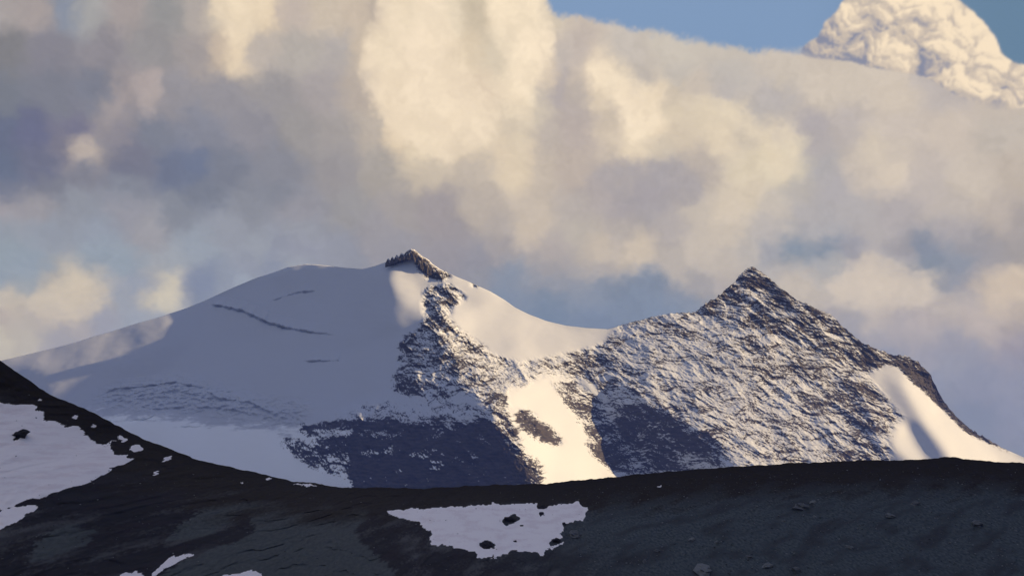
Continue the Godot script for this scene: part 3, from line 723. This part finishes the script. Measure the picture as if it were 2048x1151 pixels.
func make_massif():
	var points: Array = RIDGE_LINE + FACE_POINTS + [[-6000, -400, 4300], [6000, -400, 4300], [-6000, 2600, 7500], [6000, 2600, 7500], [0, 2600, 7500], [0, -400, 4300]]
	var r := make_relief(points, -4400, 4400, -160, 1700, 10.0, 3, 2)
	for a in ROCK_AREAS:
		r.rock = paint_area(r, r.rock, a[1], a[0])
	for a in SNOW_AREAS:
		r.rock = paint_area(r, r.rock, a[1], 0.0)
	for k in [9, 8]:
		r.rock = paint_area(r, r.rock, ROCK_AREAS[k][1], ROCK_AREAS[k][0])
	r.rock = blurred(r.rock, r.w, r.h, 1, 2)
	var ice := PackedFloat32Array()
	ice.resize(r.w * r.h)
	ice = paint_area(r, ice, ICEFALL, 1.0)
	ice = blurred(ice, r.w, r.h, 4, 2)
	var steps := []
	for s in ICE_STEPS:
		var line := PackedVector2Array()
		for p in s[1]:
			line.append(Vector2(p[0], p[1]))
		steps.append([s[0], line])
	var xs := PackedFloat32Array()
	var x := -4300.0
	while x < 4300.0:
		xs.append(x)
		x += 3.3 if absf(x) < 3150.0 else 30.0
	var cols := xs.size()
	var front := 380
	var back := 14
	var rows := front + back
	var v := PackedVector3Array()
	v.resize(cols * rows)
	var rock := PackedFloat32Array()
	rock.resize(cols * rows)
	var foot := -150.0
	for i in cols:
		x = xs[i]
		var top := along(RIDGE_LINE, x)
		var rt := bilinear(r.rock, r.w, r.h, (x - r.x0) / r.cell, (top - 12.0 - r.y0) / r.cell)
		top += rt * (20.0 * ridged.get_noise_2d(x / 80.0, 3.0) + 11.0 * fine.get_noise_2d(x / 24.0, 9.0)) + 1.5 * soft.get_noise_2d(x / 160.0, 1.0)
		var last := 0.0
		for j in front:
			var t := float(j) / (front - 1)
			# few rows below what the near ridge hides
			var y: float = lerpf(foot, -10.0, j / 10.0) if j < 10 else lerpf(-10.0, top, (j - 10.0) / (front - 11.0))
			var fx := (x - r.x0) / r.cell
			var fy := (y - r.y0) / r.cell
			var d := bilinear(r.north, r.w, r.h, fx, fy)
			var rk := bilinear(r.rock, r.w, r.h, fx, fy)
			var ic := bilinear(ice, r.w, r.h, fx, fy)
			var warp := soft.get_noise_2d(x / 260.0, y / 260.0)
			# drifted snow
			d += 5.0 * warp + 0.5 * soft.get_noise_2d(x / 90.0 + 40.0, y / 50.0) + 0.10 * fine.get_noise_2d(x / 26.0, y / 12.0)
			if ic > 0.01:
				d -= ic * (20.0 * ridged.get_noise_2d(x / 170.0 + y / 200.0, y / 60.0 - x / 400.0) + 9.0 * fine.get_noise_2d(x / 45.0, y / 22.0))
			if x < -1000.0:
				for s in steps:
					d += ice_step(s[1], s[0], Vector2(x, y + 6.0 * fine.get_noise_2d(x / 40.0, 5.0)))
			if rk > 0.01:
				var dip := 0.05 if x < 100.0 else 0.2
				var hard := 0.5 + 0.5 * soft.get_noise_2d(x / 120.0 + 9.0, y / 90.0)
				var q := y + dip * x + 22.0 * warp + 9.0 * fine.get_noise_2d(x / 60.0, y / 60.0)
				var crag := 30.0 * (ridged.get_noise_2d(x / 230.0 + y / 400.0, y / 330.0) - 0.2) + 12.0 * broad.get_noise_2d(x / 110.0 + 5.0, y / 75.0) + 5.5 * broad.get_noise_2d(x / 19.0, y / 10.0)
				var f1 := fposmod(q / 23.0, 1.0)
				var f2 := fposmod(q / 83.0 + 0.5 * warp, 1.0)
				var terrace := 7.0 * hard * (smoothstep(0.65, 1.0, f1) - f1) + 18.0 * (1.0 - hard) * (smoothstep(0.7, 1.0, f2) - f2)
				d -= minf(rk * 1.6, 1.0) * (crag * lerpf(1.0, 0.6, smoothstep(60.0, 260.0, x)) + terrace) * lerpf(1.0, 0.55, smoothstep(0.85, 1.0, rk) * smoothstep(500.0, 300.0, x))
			v[j * cols + i] = Vector3(x, y, -d)
			rock[j * cols + i] = rk
			last = d
		for j in back:
			var t := (j + 1.0) / back
			var run := 1500.0 * t * t + 40.0 * t
			v[(front + j) * cols + i] = Vector3(x, lerpf(top, foot, t * t * 0.8 + 0.2 * t) + 20.0 * sin(t * PI) * broad.get_noise_2d(x / 200.0, t * 3.0), -last - run)
			rock[(front + j) * cols + i] = 0.0
	var n := grid_normals(v, cols, rows)
	var c := PackedColorArray()
	c.resize(v.size())
	var keep := PackedByteArray()
	keep.resize(v.size())
	var split := []
	for p in SADDLE_LINE:
		split.append([-p[1], p[0]])
	for j in rows:
		for i in cols:
			var k := j * cols + i
			var p := v[k]
			var rk := rock[k]
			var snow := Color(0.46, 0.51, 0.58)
			# skylight and haze on the lower basin painted in as paler snow, ragged edge
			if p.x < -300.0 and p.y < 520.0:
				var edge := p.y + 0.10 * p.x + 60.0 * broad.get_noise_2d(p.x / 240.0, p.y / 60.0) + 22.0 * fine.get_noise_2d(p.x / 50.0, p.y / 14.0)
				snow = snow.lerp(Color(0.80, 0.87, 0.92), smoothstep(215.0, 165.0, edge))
			var stone_share := 0.0  # how far bare stone replaces the snow
			if rk > 0.02:
				# streaks of snow lie down the fall line, ledges hold snow, steep pieces are bare
				var lean := 0.34 if p.x > 100.0 else 0.05
				var bend := 30.0 * soft.get_noise_2d(p.x / 150.0, p.y / 130.0)
				var sx := p.x * cos(lean) - p.y * sin(lean) + bend
				var sy := p.x * sin(lean) + p.y * cos(lean) + bend
				var patchy := 0.5 * broad.get_noise_2d(sx / 260.0, sy / 110.0) + 0.42 * broad.get_noise_2d(sx / 46.0 + 17.0, sy / 22.0) + 0.5 * fine.get_noise_2d(sx / 13.0, sy / 7.0)
				var bare := rk + patchy + 0.9 * (0.62 - n[k].y)
				stone_share = smoothstep(0.36, 0.62, bare)
			if stone_share > 0.0:
				var g := 0.5 + 0.5 * broad.get_noise_2d(p.x / 60.0 + 8.0, p.y / 14.0)
				var stone := Color(0.018, 0.019, 0.022).lerp(Color(0.075, 0.07, 0.066), g)
				snow = snow.lerp(stone, stone_share)
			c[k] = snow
			keep[k] = 1 if p.x > along(split, -p.y) else 0
	var m := matte(0.85, 0.15)
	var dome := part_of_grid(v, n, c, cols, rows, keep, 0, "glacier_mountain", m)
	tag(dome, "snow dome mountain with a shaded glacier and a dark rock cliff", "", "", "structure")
	var peak := part_of_grid(v, n, c, cols, rows, keep, 1, "pyramid_mountain", m)
	tag(peak, "pointed rocky pyramid peak dusted with snow", "", "", "structure")
	make_crag(dome, m)


# the broken rock crown on the dome's summit
func make_crag(dome: Node3D, m: Material):
	var cols := 110
	var rows := 25
	var v := PackedVector3Array()
	var x0: float = CRAG_TOP[0][0]
	var x1: float = CRAG_TOP[CRAG_TOP.size() - 1][0]
	for j in rows:
		var a := PI * j / (rows - 1.0)
		for i in cols:
			var x := lerpf(x0, x1, i / (cols - 1.0))
			var foot := along(CRAG_FOOT, x) - 14.0
			var top := along(CRAG_TOP, x)
			var ends := sqrt(maxf(0.0, sin(PI * i / (cols - 1.0))))
			var y := lerpf(foot, top, pow(sin(a), 0.6))
			var rough := 12.0 * broad.get_noise_3d(x / 40.0, y / 20.0, a * 1.5) + 5.0 * fine.get_noise_3d(x / 22.0, y / 8.0, a * 4.0)
			var z := -5752.0 + cos(a) * (26.0 * ends + 4.0) + rough * absf(cos(a)) * ends
			v.append(Vector3(x + 3.0 * fine.get_noise_2d(x / 12.0 + 50.0, y / 9.0), y, z))
	var n := grid_normals(v, cols, rows)
	var c := PackedColorArray()
	for k in v.size():
		var p := v[k]
		var g := 0.5 + 0.5 * broad.get_noise_2d(p.x / 20.0, p.y / 8.0)
		var stone := Color(0.03, 0.03, 0.03).lerp(Color(0.10, 0.092, 0.082), g)
		var hold := smoothstep(0.45, 0.65, n[k].y + 0.5 * fine.get_noise_2d(p.x / 10.0, p.y / 6.0) + 0.25 * smoothstep(-560.0, -480.0, p.x))
		c.append(stone.lerp(Color(0.50, 0.53, 0.58), hold))
	var idx := PackedInt32Array()
	for j in rows - 1:
		for i in cols - 1:
			var k := j * cols + i
			idx.append_array([k, k + cols, k + 1, k + 1, k + cols, k + cols + 1])
	sheet("summit_crag", v, n, c, idx, m, dome)


func ice_step(line: PackedVector2Array, high: float, p: Vector2) -> float:
	var best := 1e9
	var side := 0.0
	var u := 0.0
	for k in line.size() - 1:
		var a := line[k]
		var b := line[k + 1]
		if p.x < a.x - 20.0 or p.x > b.x + 20.0:
			continue
		var t := clampf((p - a).dot(b - a) / (b - a).length_squared(), 0.0, 1.0)
		var q := a.lerp(b, t)
		var d := p.distance_to(q)
		if d < best:
			best = d
			side = p.y - q.y
			u = (k + t) / (line.size() - 1.0)
	if best > 70.0:
		return 0.0
	var ends := smoothstep(0.0, 0.2, u) * smoothstep(1.0, 0.75, u) * clampf(0.75 + 1.1 * fine.get_noise_2d(p.x / 110.0, high), 0.05, 1.6)
	# a lip bulging out above the line, a dark slot below it
	var lip := -high * 2.6 * smoothstep(-2.0, 7.0, side) * exp(-maxf(side, 0.0) / 34.0)
	var slot := high * 1.4 * exp(-pow((side + 3.0) / 4.5, 2.0))
	return ends * (lip + slot)


# the evening haze that lies in the valley between the ridge and the massif
func make_valley_haze():
	var air := FogMaterial.new()
	air.density = 0.00002
	air.albedo = Color(0.42, 0.55, 1.0)
	var o := FogVolume.new()
	o.name = "valley_haze"
	o.shape = RenderingServer.FOG_VOLUME_SHAPE_BOX
	o.size = Vector3(7600, 520, 2900)
	o.position = Vector3(0, 110, -3050)
	o.material = air
	add_child(o)
	tag(o, "thin blue haze lying in the valley before the mountains", "haze", "", "stuff")


# ------------------------------------------------------------------ ground and the added, unseen mountain that shades the near ridge

func make_ground():
	var nx := 181
	var v := PackedVector3Array()
	var c := PackedColorArray()
	for j in nx:
		for i in nx:
			var x := (i - 90) * 80.0
			var z := (j - 120) * 80.0 + 40.0
			var y := -150.0 + 128.0 * exp(-(x * x + z * z) / (220.0 * 220.0)) + 12.0 * broad.get_noise_2d(x / 900.0, z / 900.0)
			if x == 0.0 and absf(z) < 50.0:
				y = minf(y, -20.0)
			v.append(Vector3(x, y, z))
			var g := 0.5 + 0.5 * broad.get_noise_2d(x / 300.0 + 50.0, z / 300.0)
			c.append(Color(0.05, 0.055, 0.045).lerp(Color(0.11, 0.11, 0.10), g))
	var n := PackedVector3Array()
	for k in grid_normals(v, nx, nx):
		n.append(-k if k.y < 0.0 else k)
	var idx := PackedInt32Array()
	for j in nx - 1:
		for i in nx - 1:
			var k := j * nx + i
			idx.append_array([k, k + 1, k + nx, k + 1, k + nx + 1, k + nx])
	var o := sheet("ground", v, n, c, idx, matte(0.95))
	tag(o, "", "", "", "structure")


func make_added_mountain():  # unseen mass, added to keep the sun off the near ridge
	var nx := 90
	var nz := 110
	var v := PackedVector3Array()
	var c := PackedColorArray()
	for j in nz:
		var z := 900.0 - j * 2300.0 / (nz - 1)
		for i in nx:
			var t := float(i) / (nx - 1)
			var foot := maxf(950.0, -z * 0.56 + 190.0)
			var x := foot + t * 1500.0
			var ends := smoothstep(900.0, 450.0, z) * smoothstep(-1400.0, -1050.0, z)
			var y := -160.0 + ends * (1080.0 * smoothstep(0.0, 0.4, t) * smoothstep(1.0, 0.45, t) + 60.0 * broad.get_noise_2d(x / 260.0, z / 260.0) * sin(t * PI))
			v.append(Vector3(x, y, z))
			var g := 0.5 + 0.5 * broad.get_noise_2d(x / 120.0, z / 120.0)
			c.append(Color(0.09, 0.088, 0.085).lerp(Color(0.72, 0.74, 0.76), smoothstep(0.42, 0.5, g)))  # pale snow patches added to bounce skylight
	var n := grid_normals(v, nx, nz)
	var idx := PackedInt32Array()
	for j in nz - 1:
		for i in nx - 1:
			var k := j * nx + i
			idx.append_array([k, k + nx, k + 1, k + 1, k + nx, k + nx + 1])
	var o := sheet("added_mountain", v, n, c, idx, matte(0.95))
	tag(o, "mountain added out of view to keep the sun off the near ridge", "", "", "structure")


# ------------------------------------------------------------------ near ridge

var near_relief: Relief
var near_x := PackedFloat32Array()
var near_rows := 0
var near_grid := PackedVector3Array()

func near_depth(x: float, y: float) -> float:
	var r := near_relief
	return bilinear(r.north, r.w, r.h, (x - r.x0) / r.cell, (y - r.y0) / r.cell)


# how the rock stands out of the smooth slope, in metres towards the viewer
func near_bumps(x: float, y: float) -> float:
	var warp := soft.get_noise_2d(x / 70.0, y / 50.0)
	var left := smoothstep(60.0, -160.0, x + 1.5 * y)
	var crag := 2.6 * (ridged.get_noise_2d(x / 46.0 + 0.2 * warp, y / 30.0) - 0.3) + 1.0 * fine.get_noise_2d(x / 12.0, y / 7.0) + 0.4 * fine.get_noise_2d(x / 3.6, y / 2.4)
	# slabs dip down to the left
	var q := y - 0.42 * x + 9.0 * warp + 3.0 * fine.get_noise_2d(x / 22.0, y / 14.0)
	var hard := smoothstep(-0.4, 0.4, soft.get_noise_2d(x / 33.0 + 4.0, y / 22.0))
	var f1 := fposmod(q / 5.6, 1.0)
	var f2 := fposmod(q / 19.0 + warp, 1.0)
	var slab := 1.2 * hard * (smoothstep(0.7, 1.0, f1) - f1) + 4.2 * (1.0 - hard) * (smoothstep(0.75, 1.0, f2) - f2)
	var flat := slab_share(x + 6.0 * warp, y + 3.0 * fine.get_noise_2d(x / 14.0, y / 9.0))
	# open joints between the slabs, wider here and closed there
	var seam := absf(fposmod((y - 0.12 * x + 10.0 * warp + 3.5 * fine.get_noise_2d(x / 20.0, y / 12.0)) / 11.0, 1.0) - 0.5)
	var open := clampf(0.5 + 1.8 * soft.get_noise_2d(x / 19.0 + 70.0, y / 11.0), 0.0, 1.0)
	var joint := 4.0 * flat * open * smoothstep(0.13, 0.03, seam)
	return crag * lerpf(0.6, 1.25, left) * (1.0 - 0.55 * flat) + slab * left * (1.0 - 0.3 * flat) - joint


func slab_share(x: float, y: float) -> float:
	var r := near_relief
	return bilinear(r.rock, r.w, r.h, (x - r.x0) / r.cell, (y - r.y0) / r.cell)


func make_near_ridge():
	var points: Array = CREST_LINE + SLOPE_POINTS + [[-1500, -200, 500], [1500, -200, 650], [-1500, 500, 900], [1500, 500, 1200], [0, 500, 1400], [0, -200, 620]]
	near_relief = make_relief(points, -760, 860, -150, 260, 4.0, 3, 2)
	for a in SLAB_AREAS:
		near_relief.rock = paint_area(near_relief, near_relief.rock, a, 1.0)
	near_relief.rock = blurred(near_relief.rock, near_relief.w, near_relief.h, 1, 1)
	var x := -700.0
	while x < 780.0:
		near_x.append(x)
		x += 0.95 if x > -620.0 and x < 640.0 else 5.0
	var cols := near_x.size()
	var front := 230
	var back := 16
	var rows := front + back
	var v := PackedVector3Array()
	v.resize(cols * rows)
	for i in cols:
		x = near_x[i]
		var top := along(CREST_LINE, x)
		top += 0.7 * fine.get_noise_2d(x / 9.0, 2.0) + 1.5 * broad.get_noise_2d(x / 40.0, 4.0)
		var last := 0.0
		for j in front:
			var y: float = lerpf(-150.0, -75.0, j / 8.0) if j < 8 else lerpf(-75.0, top, (j - 8.0) / (front - 9.0))
			var d := near_depth(x, y)
			var calm := smoothstep(0.0, 14.0, top - y) * 0.75 + 0.25
			d -= calm * near_bumps(x, y)
			v[j * cols + i] = Vector3(x, y, -d)
			last = d
		for j in back:
			var t := (j + 1.0) / back
			v[(front + j) * cols + i] = Vector3(x, lerpf(top, -150.0, t * t), -last - 20.0 * t - 380.0 * t * t)
	near_grid = v
	near_rows = front
	var n := grid_normals(v, cols, rows)
	var c := PackedColorArray()
	c.resize(v.size())
	for k in v.size():
		var p := v[k]
		var top := along(CREST_LINE, p.x)
		var below := top - p.y
		var patches := broad.get_noise_2d((p.x + 0.35 * p.y) / 60.0, (p.y - 0.3 * p.x) / 13.0)
		var grit := fine.get_noise_2d(p.x / 3.0, p.y / 2.2)
		var left := smoothstep(60.0, -160.0, p.x + 1.5 * p.y)
		# heather and lichen on the crest, grey scree lower down, brown slabs to the west
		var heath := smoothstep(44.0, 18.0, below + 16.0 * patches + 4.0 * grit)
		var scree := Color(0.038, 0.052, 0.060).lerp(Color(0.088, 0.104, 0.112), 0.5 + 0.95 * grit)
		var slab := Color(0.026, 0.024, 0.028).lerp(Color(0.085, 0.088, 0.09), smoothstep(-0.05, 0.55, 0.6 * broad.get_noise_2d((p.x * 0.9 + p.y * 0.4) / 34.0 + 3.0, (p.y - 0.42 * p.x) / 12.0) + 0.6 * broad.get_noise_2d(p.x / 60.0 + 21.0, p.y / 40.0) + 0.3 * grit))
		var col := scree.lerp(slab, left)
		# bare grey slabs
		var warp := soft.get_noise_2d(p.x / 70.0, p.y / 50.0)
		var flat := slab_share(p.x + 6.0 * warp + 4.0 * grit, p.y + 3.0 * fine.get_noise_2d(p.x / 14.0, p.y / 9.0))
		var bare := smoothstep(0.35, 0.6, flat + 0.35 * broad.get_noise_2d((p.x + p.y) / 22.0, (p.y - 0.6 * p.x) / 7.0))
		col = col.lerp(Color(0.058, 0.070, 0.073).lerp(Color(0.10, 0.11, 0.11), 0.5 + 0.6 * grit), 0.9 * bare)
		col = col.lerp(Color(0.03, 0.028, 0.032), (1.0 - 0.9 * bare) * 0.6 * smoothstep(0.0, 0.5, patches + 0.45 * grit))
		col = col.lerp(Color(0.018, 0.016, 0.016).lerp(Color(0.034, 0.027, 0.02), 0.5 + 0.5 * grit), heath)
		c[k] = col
	var keep := PackedByteArray()
	keep.resize(v.size())
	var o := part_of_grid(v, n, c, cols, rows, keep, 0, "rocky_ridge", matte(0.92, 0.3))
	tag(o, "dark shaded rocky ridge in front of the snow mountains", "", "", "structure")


# ------------------------------------------------------------------ old snow left on the near ridge

const PATCH_LABELS := [
	"largest old snow field on the slope at the left edge",
	"narrow snow tongue just below the largest snow field",
	"leaf-shaped snow patch, upper of two beside the large field",
	"roundish snow patch, lower of two beside the large field",
	"thin slanted snow scrap on the dark slope above the slabs",
	"flat snow sliver just under the crest of the ridge",
	"crooked snow strip among the slabs near the bottom edge",
	"low snow mound cut by the bottom edge, left one",
	"low snow mound cut by the bottom edge, under the slabs",
	"wide ragged snow field with rocks in it, middle of the ridge",
	"tiny snow fleck above the largest snow field",
	"tiny snow fleck on the dark crest, second from the left",
	"tiny snow fleck on the dark crest, third from the left",
	"small slanted snow fleck below the thin snow scrap",
	"tiny snow fleck beneath the crest, left of a pair",
	"tiny snow fleck beneath the crest, right of a pair",
	"lone tiny snow fleck on the bare eastern slope",
]

func make_snow_patches():
	var m := matte(0.85, 0.15)
	for k in PATCH_OUTLINES.size():
		var o := snow_patch(PATCH_OUTLINES[k], m)
		tag(o, PATCH_LABELS[k], "snow patch", "old snow patches on the near ridge", "thing")


func snow_patch(outline: Array, m: Material) -> MeshInstance3D:
	var poly := PackedVector2Array()
	var lo := Vector2(1e9, 1e9)
	var hi := -lo
	for p in outline:
		var q := Vector2(p[0], p[1])
		poly.append(q)
		lo = lo.min(q)
		hi = hi.max(q)
	lo -= Vector2(2, 2)
	hi += Vector2(2, 2)
	var cell := clampf(minf(hi.x - lo.x, hi.y - lo.y) / 26.0, 0.22, 0.8)
	var w := int((hi.x - lo.x) / cell) + 2
	var h := int((hi.y - lo.y) / cell) + 2
	var inside := PackedFloat32Array()
	inside.resize(w * h)
	for j in h:
		for i in w:
			var p := lo + Vector2(i, j) * cell
			p += Vector2(fine.get_noise_2d(p.x / 4.0, p.y / 4.0), fine.get_noise_2d(p.x / 4.0 + 30.0, p.y / 4.0)) * 1.5
			inside[j * w + i] = 1.0 if Geometry2D.is_point_in_polygon(p, poly) else 0.0
	for hole in SNOW_HOLES:
		var q := PackedVector2Array()
		for p in hole:
			q.append(Vector2(p[0], p[1]))
		for j in h:
			for i in w:
				var p := lo + Vector2(i, j) * cell
				p += Vector2(fine.get_noise_2d(p.x / 3.0, p.y / 3.0), fine.get_noise_2d(p.x / 3.0 + 30.0, p.y / 3.0)) * 0.8
				if Geometry2D.is_point_in_polygon(p, q):
					inside[j * w + i] = 0.0
	var near := blurred(inside, w, h, 1, 1)
	var deep := blurred(inside, w, h, 3, 2)
	var v := PackedVector3Array()
	var c := PackedColorArray()
	for j in h:
		for i in w:
			var p := lo + Vector2(i, j) * cell
			var a := near[j * w + i]
			var thick := lerpf(-0.5, 0.25, smoothstep(0.2, 0.6, a)) + 0.5 * smoothstep(0.6, 1.0, deep[j * w + i])
			var d := near_surface(p.x, p.y) - thick - 0.1 * soft.get_noise_2d(p.x / 6.0, p.y / 3.0)
			v.append(Vector3(p.x, p.y, -d))
			# wind-blown grit in the old snow
			var grime := smoothstep(-0.1, 0.5, fine.get_noise_2d(p.x / 30.0 + 7.0, p.y / 6.0) + 0.4 * fine.get_noise_2d(p.x / 4.0, p.y / 1.6))
			c.append(Color(0.90, 0.86, 0.87).lerp(Color(0.78, 0.71, 0.73), grime * 0.7 * smoothstep(0.55, 1.0, deep[j * w + i])))
	var n := grid_normals(v, w, h)
	var keep := PackedByteArray()
	keep.resize(w * h)
	for j in h - 1:
		for i in w - 1:
			var s := maxf(maxf(near[j * w + i], near[j * w + i + 1]), maxf(near[j * w + w + i], near[j * w + w + i + 1]))
			keep[j * w + i] = 0 if s > 0.15 else 1
	return part_of_grid(v, n, c, w, h, keep, 0, "snow_patch", m)


# the slope as snow would lie on it: hollows filled
func near_surface(x: float, y: float) -> float:
	return near_depth(x, y) - near_bumps(x, y) * 0.55 - 0.2


# ------------------------------------------------------------------ boulders and scree

func boulder_mesh(variant: int) -> ArrayMesh:
	var st := SurfaceTool.new()
	st.begin(Mesh.PRIMITIVE_TRIANGLES)
	st.set_smooth_group(-1)
	var rings := 9
	var seg := 15
	var pt := func(a: int, b: int) -> Vector3:
		var th := PI * a / rings
		var ph := TAU * (b % seg) / seg
		var d := Vector3(sin(th) * cos(ph), cos(th), sin(th) * sin(ph))
		var s := 0.5 * (1.0 + 0.75 * broad.get_noise_3dv(d * 0.9 + Vector3(variant * 7.3, 2, 1)) + 0.5 * (cells.get_noise_3dv(d * 1.3 + Vector3(variant * 3.1, 0, 5)) + 0.5))
		return d * s
	for a in rings:
		for b in seg:
			var p0: Vector3 = pt.call(a, b)
			var p1: Vector3 = pt.call(a, b + 1)
			var p2: Vector3 = pt.call(a + 1, b)
			var p3: Vector3 = pt.call(a + 1, b + 1)
			for p in ([p0, p1, p2, p1, p3, p2] if a > 0 and a < rings - 1 else ([p0, p3, p2] if a == 0 else [p0, p1, p2])):
				st.add_vertex(p)
	st.generate_normals()
	return st.commit()


const BOULDER_LABELS := [
	"long dark rock lying in the largest snow field",
	"dark hooked rock in the middle of the wide snow field",
	"biggest dark rock at the lower edge of the wide snow field",
	"flat dark rock at the upper edge of the wide snow field",
	"small dark rock just under the upper edge of the wide snow field",
	"dark pebble-sized rock right of the hooked rock",
	"dark rock biting into the eastern lower edge of the wide snow field",
	"small dark rock at the eastern tip of the wide snow field",
	"tiny rock in the lower part of the wide snow field",
	"pale broad boulder high on the eastern scree slope",
	"pale flat boulder just above the broad pale boulder",
	"small stone left of the broad pale boulder on the scree",
	"small stone below the flat pale boulder on the scree",
	"pale flat boulder under the far end of the eastern crest",
	"pale slab boulder beside a darker hollow on the scree",
	"grey slab boulder nearest the lower right corner",
	"small boulder in the middle of the western scree",
	"small boulder above the widest pale boulder, to its right",
	"pale boulder above the bottom edge, left of the palest",
	"palest boulder at the bottom edge of the scree",
	"widest pale boulder at the bottom edge, on the scree",
	"small boulder near the bottom edge, nearest the wide snow field",
	"lone boulder halfway down the scree, right of the middle",
	"tiny stone low on the scree near the right corner",
	"tiny stone just under the crest at the far right",
	"grey boulder beside the eastern tip of the wide snow field",
	"second small stone left of the broad pale boulder, the lower one",
	"flat stone up-slope of the small boulder nearest the snow field",
	"flat stone left of the small boulder on the western scree",
]

func make_boulders():
	var shapes := []
	for k in 6:
		shapes.append(boulder_mesh(k))
	var tones := []
	for c in [Color(0.03, 0.029, 0.032), Color(0.16, 0.175, 0.185), Color(0.12, 0.13, 0.14)]:
		var m := StandardMaterial3D.new()
		m.albedo_color = c.linear_to_srgb()
		m.roughness = 0.95
		m.metallic_specular = 0.3
		tones.append(m)
	for k in BOULDERS.size():
		var b = BOULDERS[k]
		var o := MeshInstance3D.new()
		o.name = "boulder"
		o.mesh = shapes[k % 6]
		o.material_override = tones[0] if b[4] == 0 else tones[1 + k % 2]
		var d := near_surface(b[0], b[1])
		o.position = Vector3(b[0], b[1], -d + 0.05 * b[2])
		o.rotation_degrees = Vector3(0, 40.0 * k, 14.0 if k % 2 == 0 else -9.0)
		o.scale = Vector3(b[2], b[3] * 1.15, b[2] * 0.7)
		add_child(o, true)
		var label: String = BOULDER_LABELS[k]
		tag(o, label, "boulder", "boulders on the near ridge")
	var rng := RandomNumberGenerator.new()
	rng.seed = 77
	var mm := MultiMesh.new()
	mm.transform_format = MultiMesh.TRANSFORM_3D
	mm.use_colors = true
	mm.mesh = shapes[2]
	mm.instance_count = 7000
	for k in mm.instance_count:
		var x := rng.randf_range(-560.0, 620.0)
		if rng.randf() < 0.6:
			x = rng.randf_range(60.0, 620.0)
		var top := along(CREST_LINE, x)
		var y := top - 8.0 - pow(rng.randf(), 0.8) * 110.0
		var s := 0.5 + 1.3 * pow(rng.randf(), 4.0)
		var turn := Basis.from_euler(Vector3(rng.randf() * 0.5, rng.randf() * TAU, rng.randf() * 0.5)).scaled(Vector3(s, s * 0.55, s))
		mm.set_instance_transform(k, Transform3D(turn, Vector3(x, y, -near_depth(x, y) + near_bumps(x, y))))
		var g := 0.04 + 0.2 * pow(rng.randf(), 1.6)
		mm.set_instance_color(k, Color(g * 0.95, g, g * 1.05))
	var o := MultiMeshInstance3D.new()
	o.name = "scree"
	o.multimesh = mm
	o.material_override = matte(0.95)
	add_child(o)
	tag(o, "loose stones scattered over the near ridge", "scree", "", "stuff")
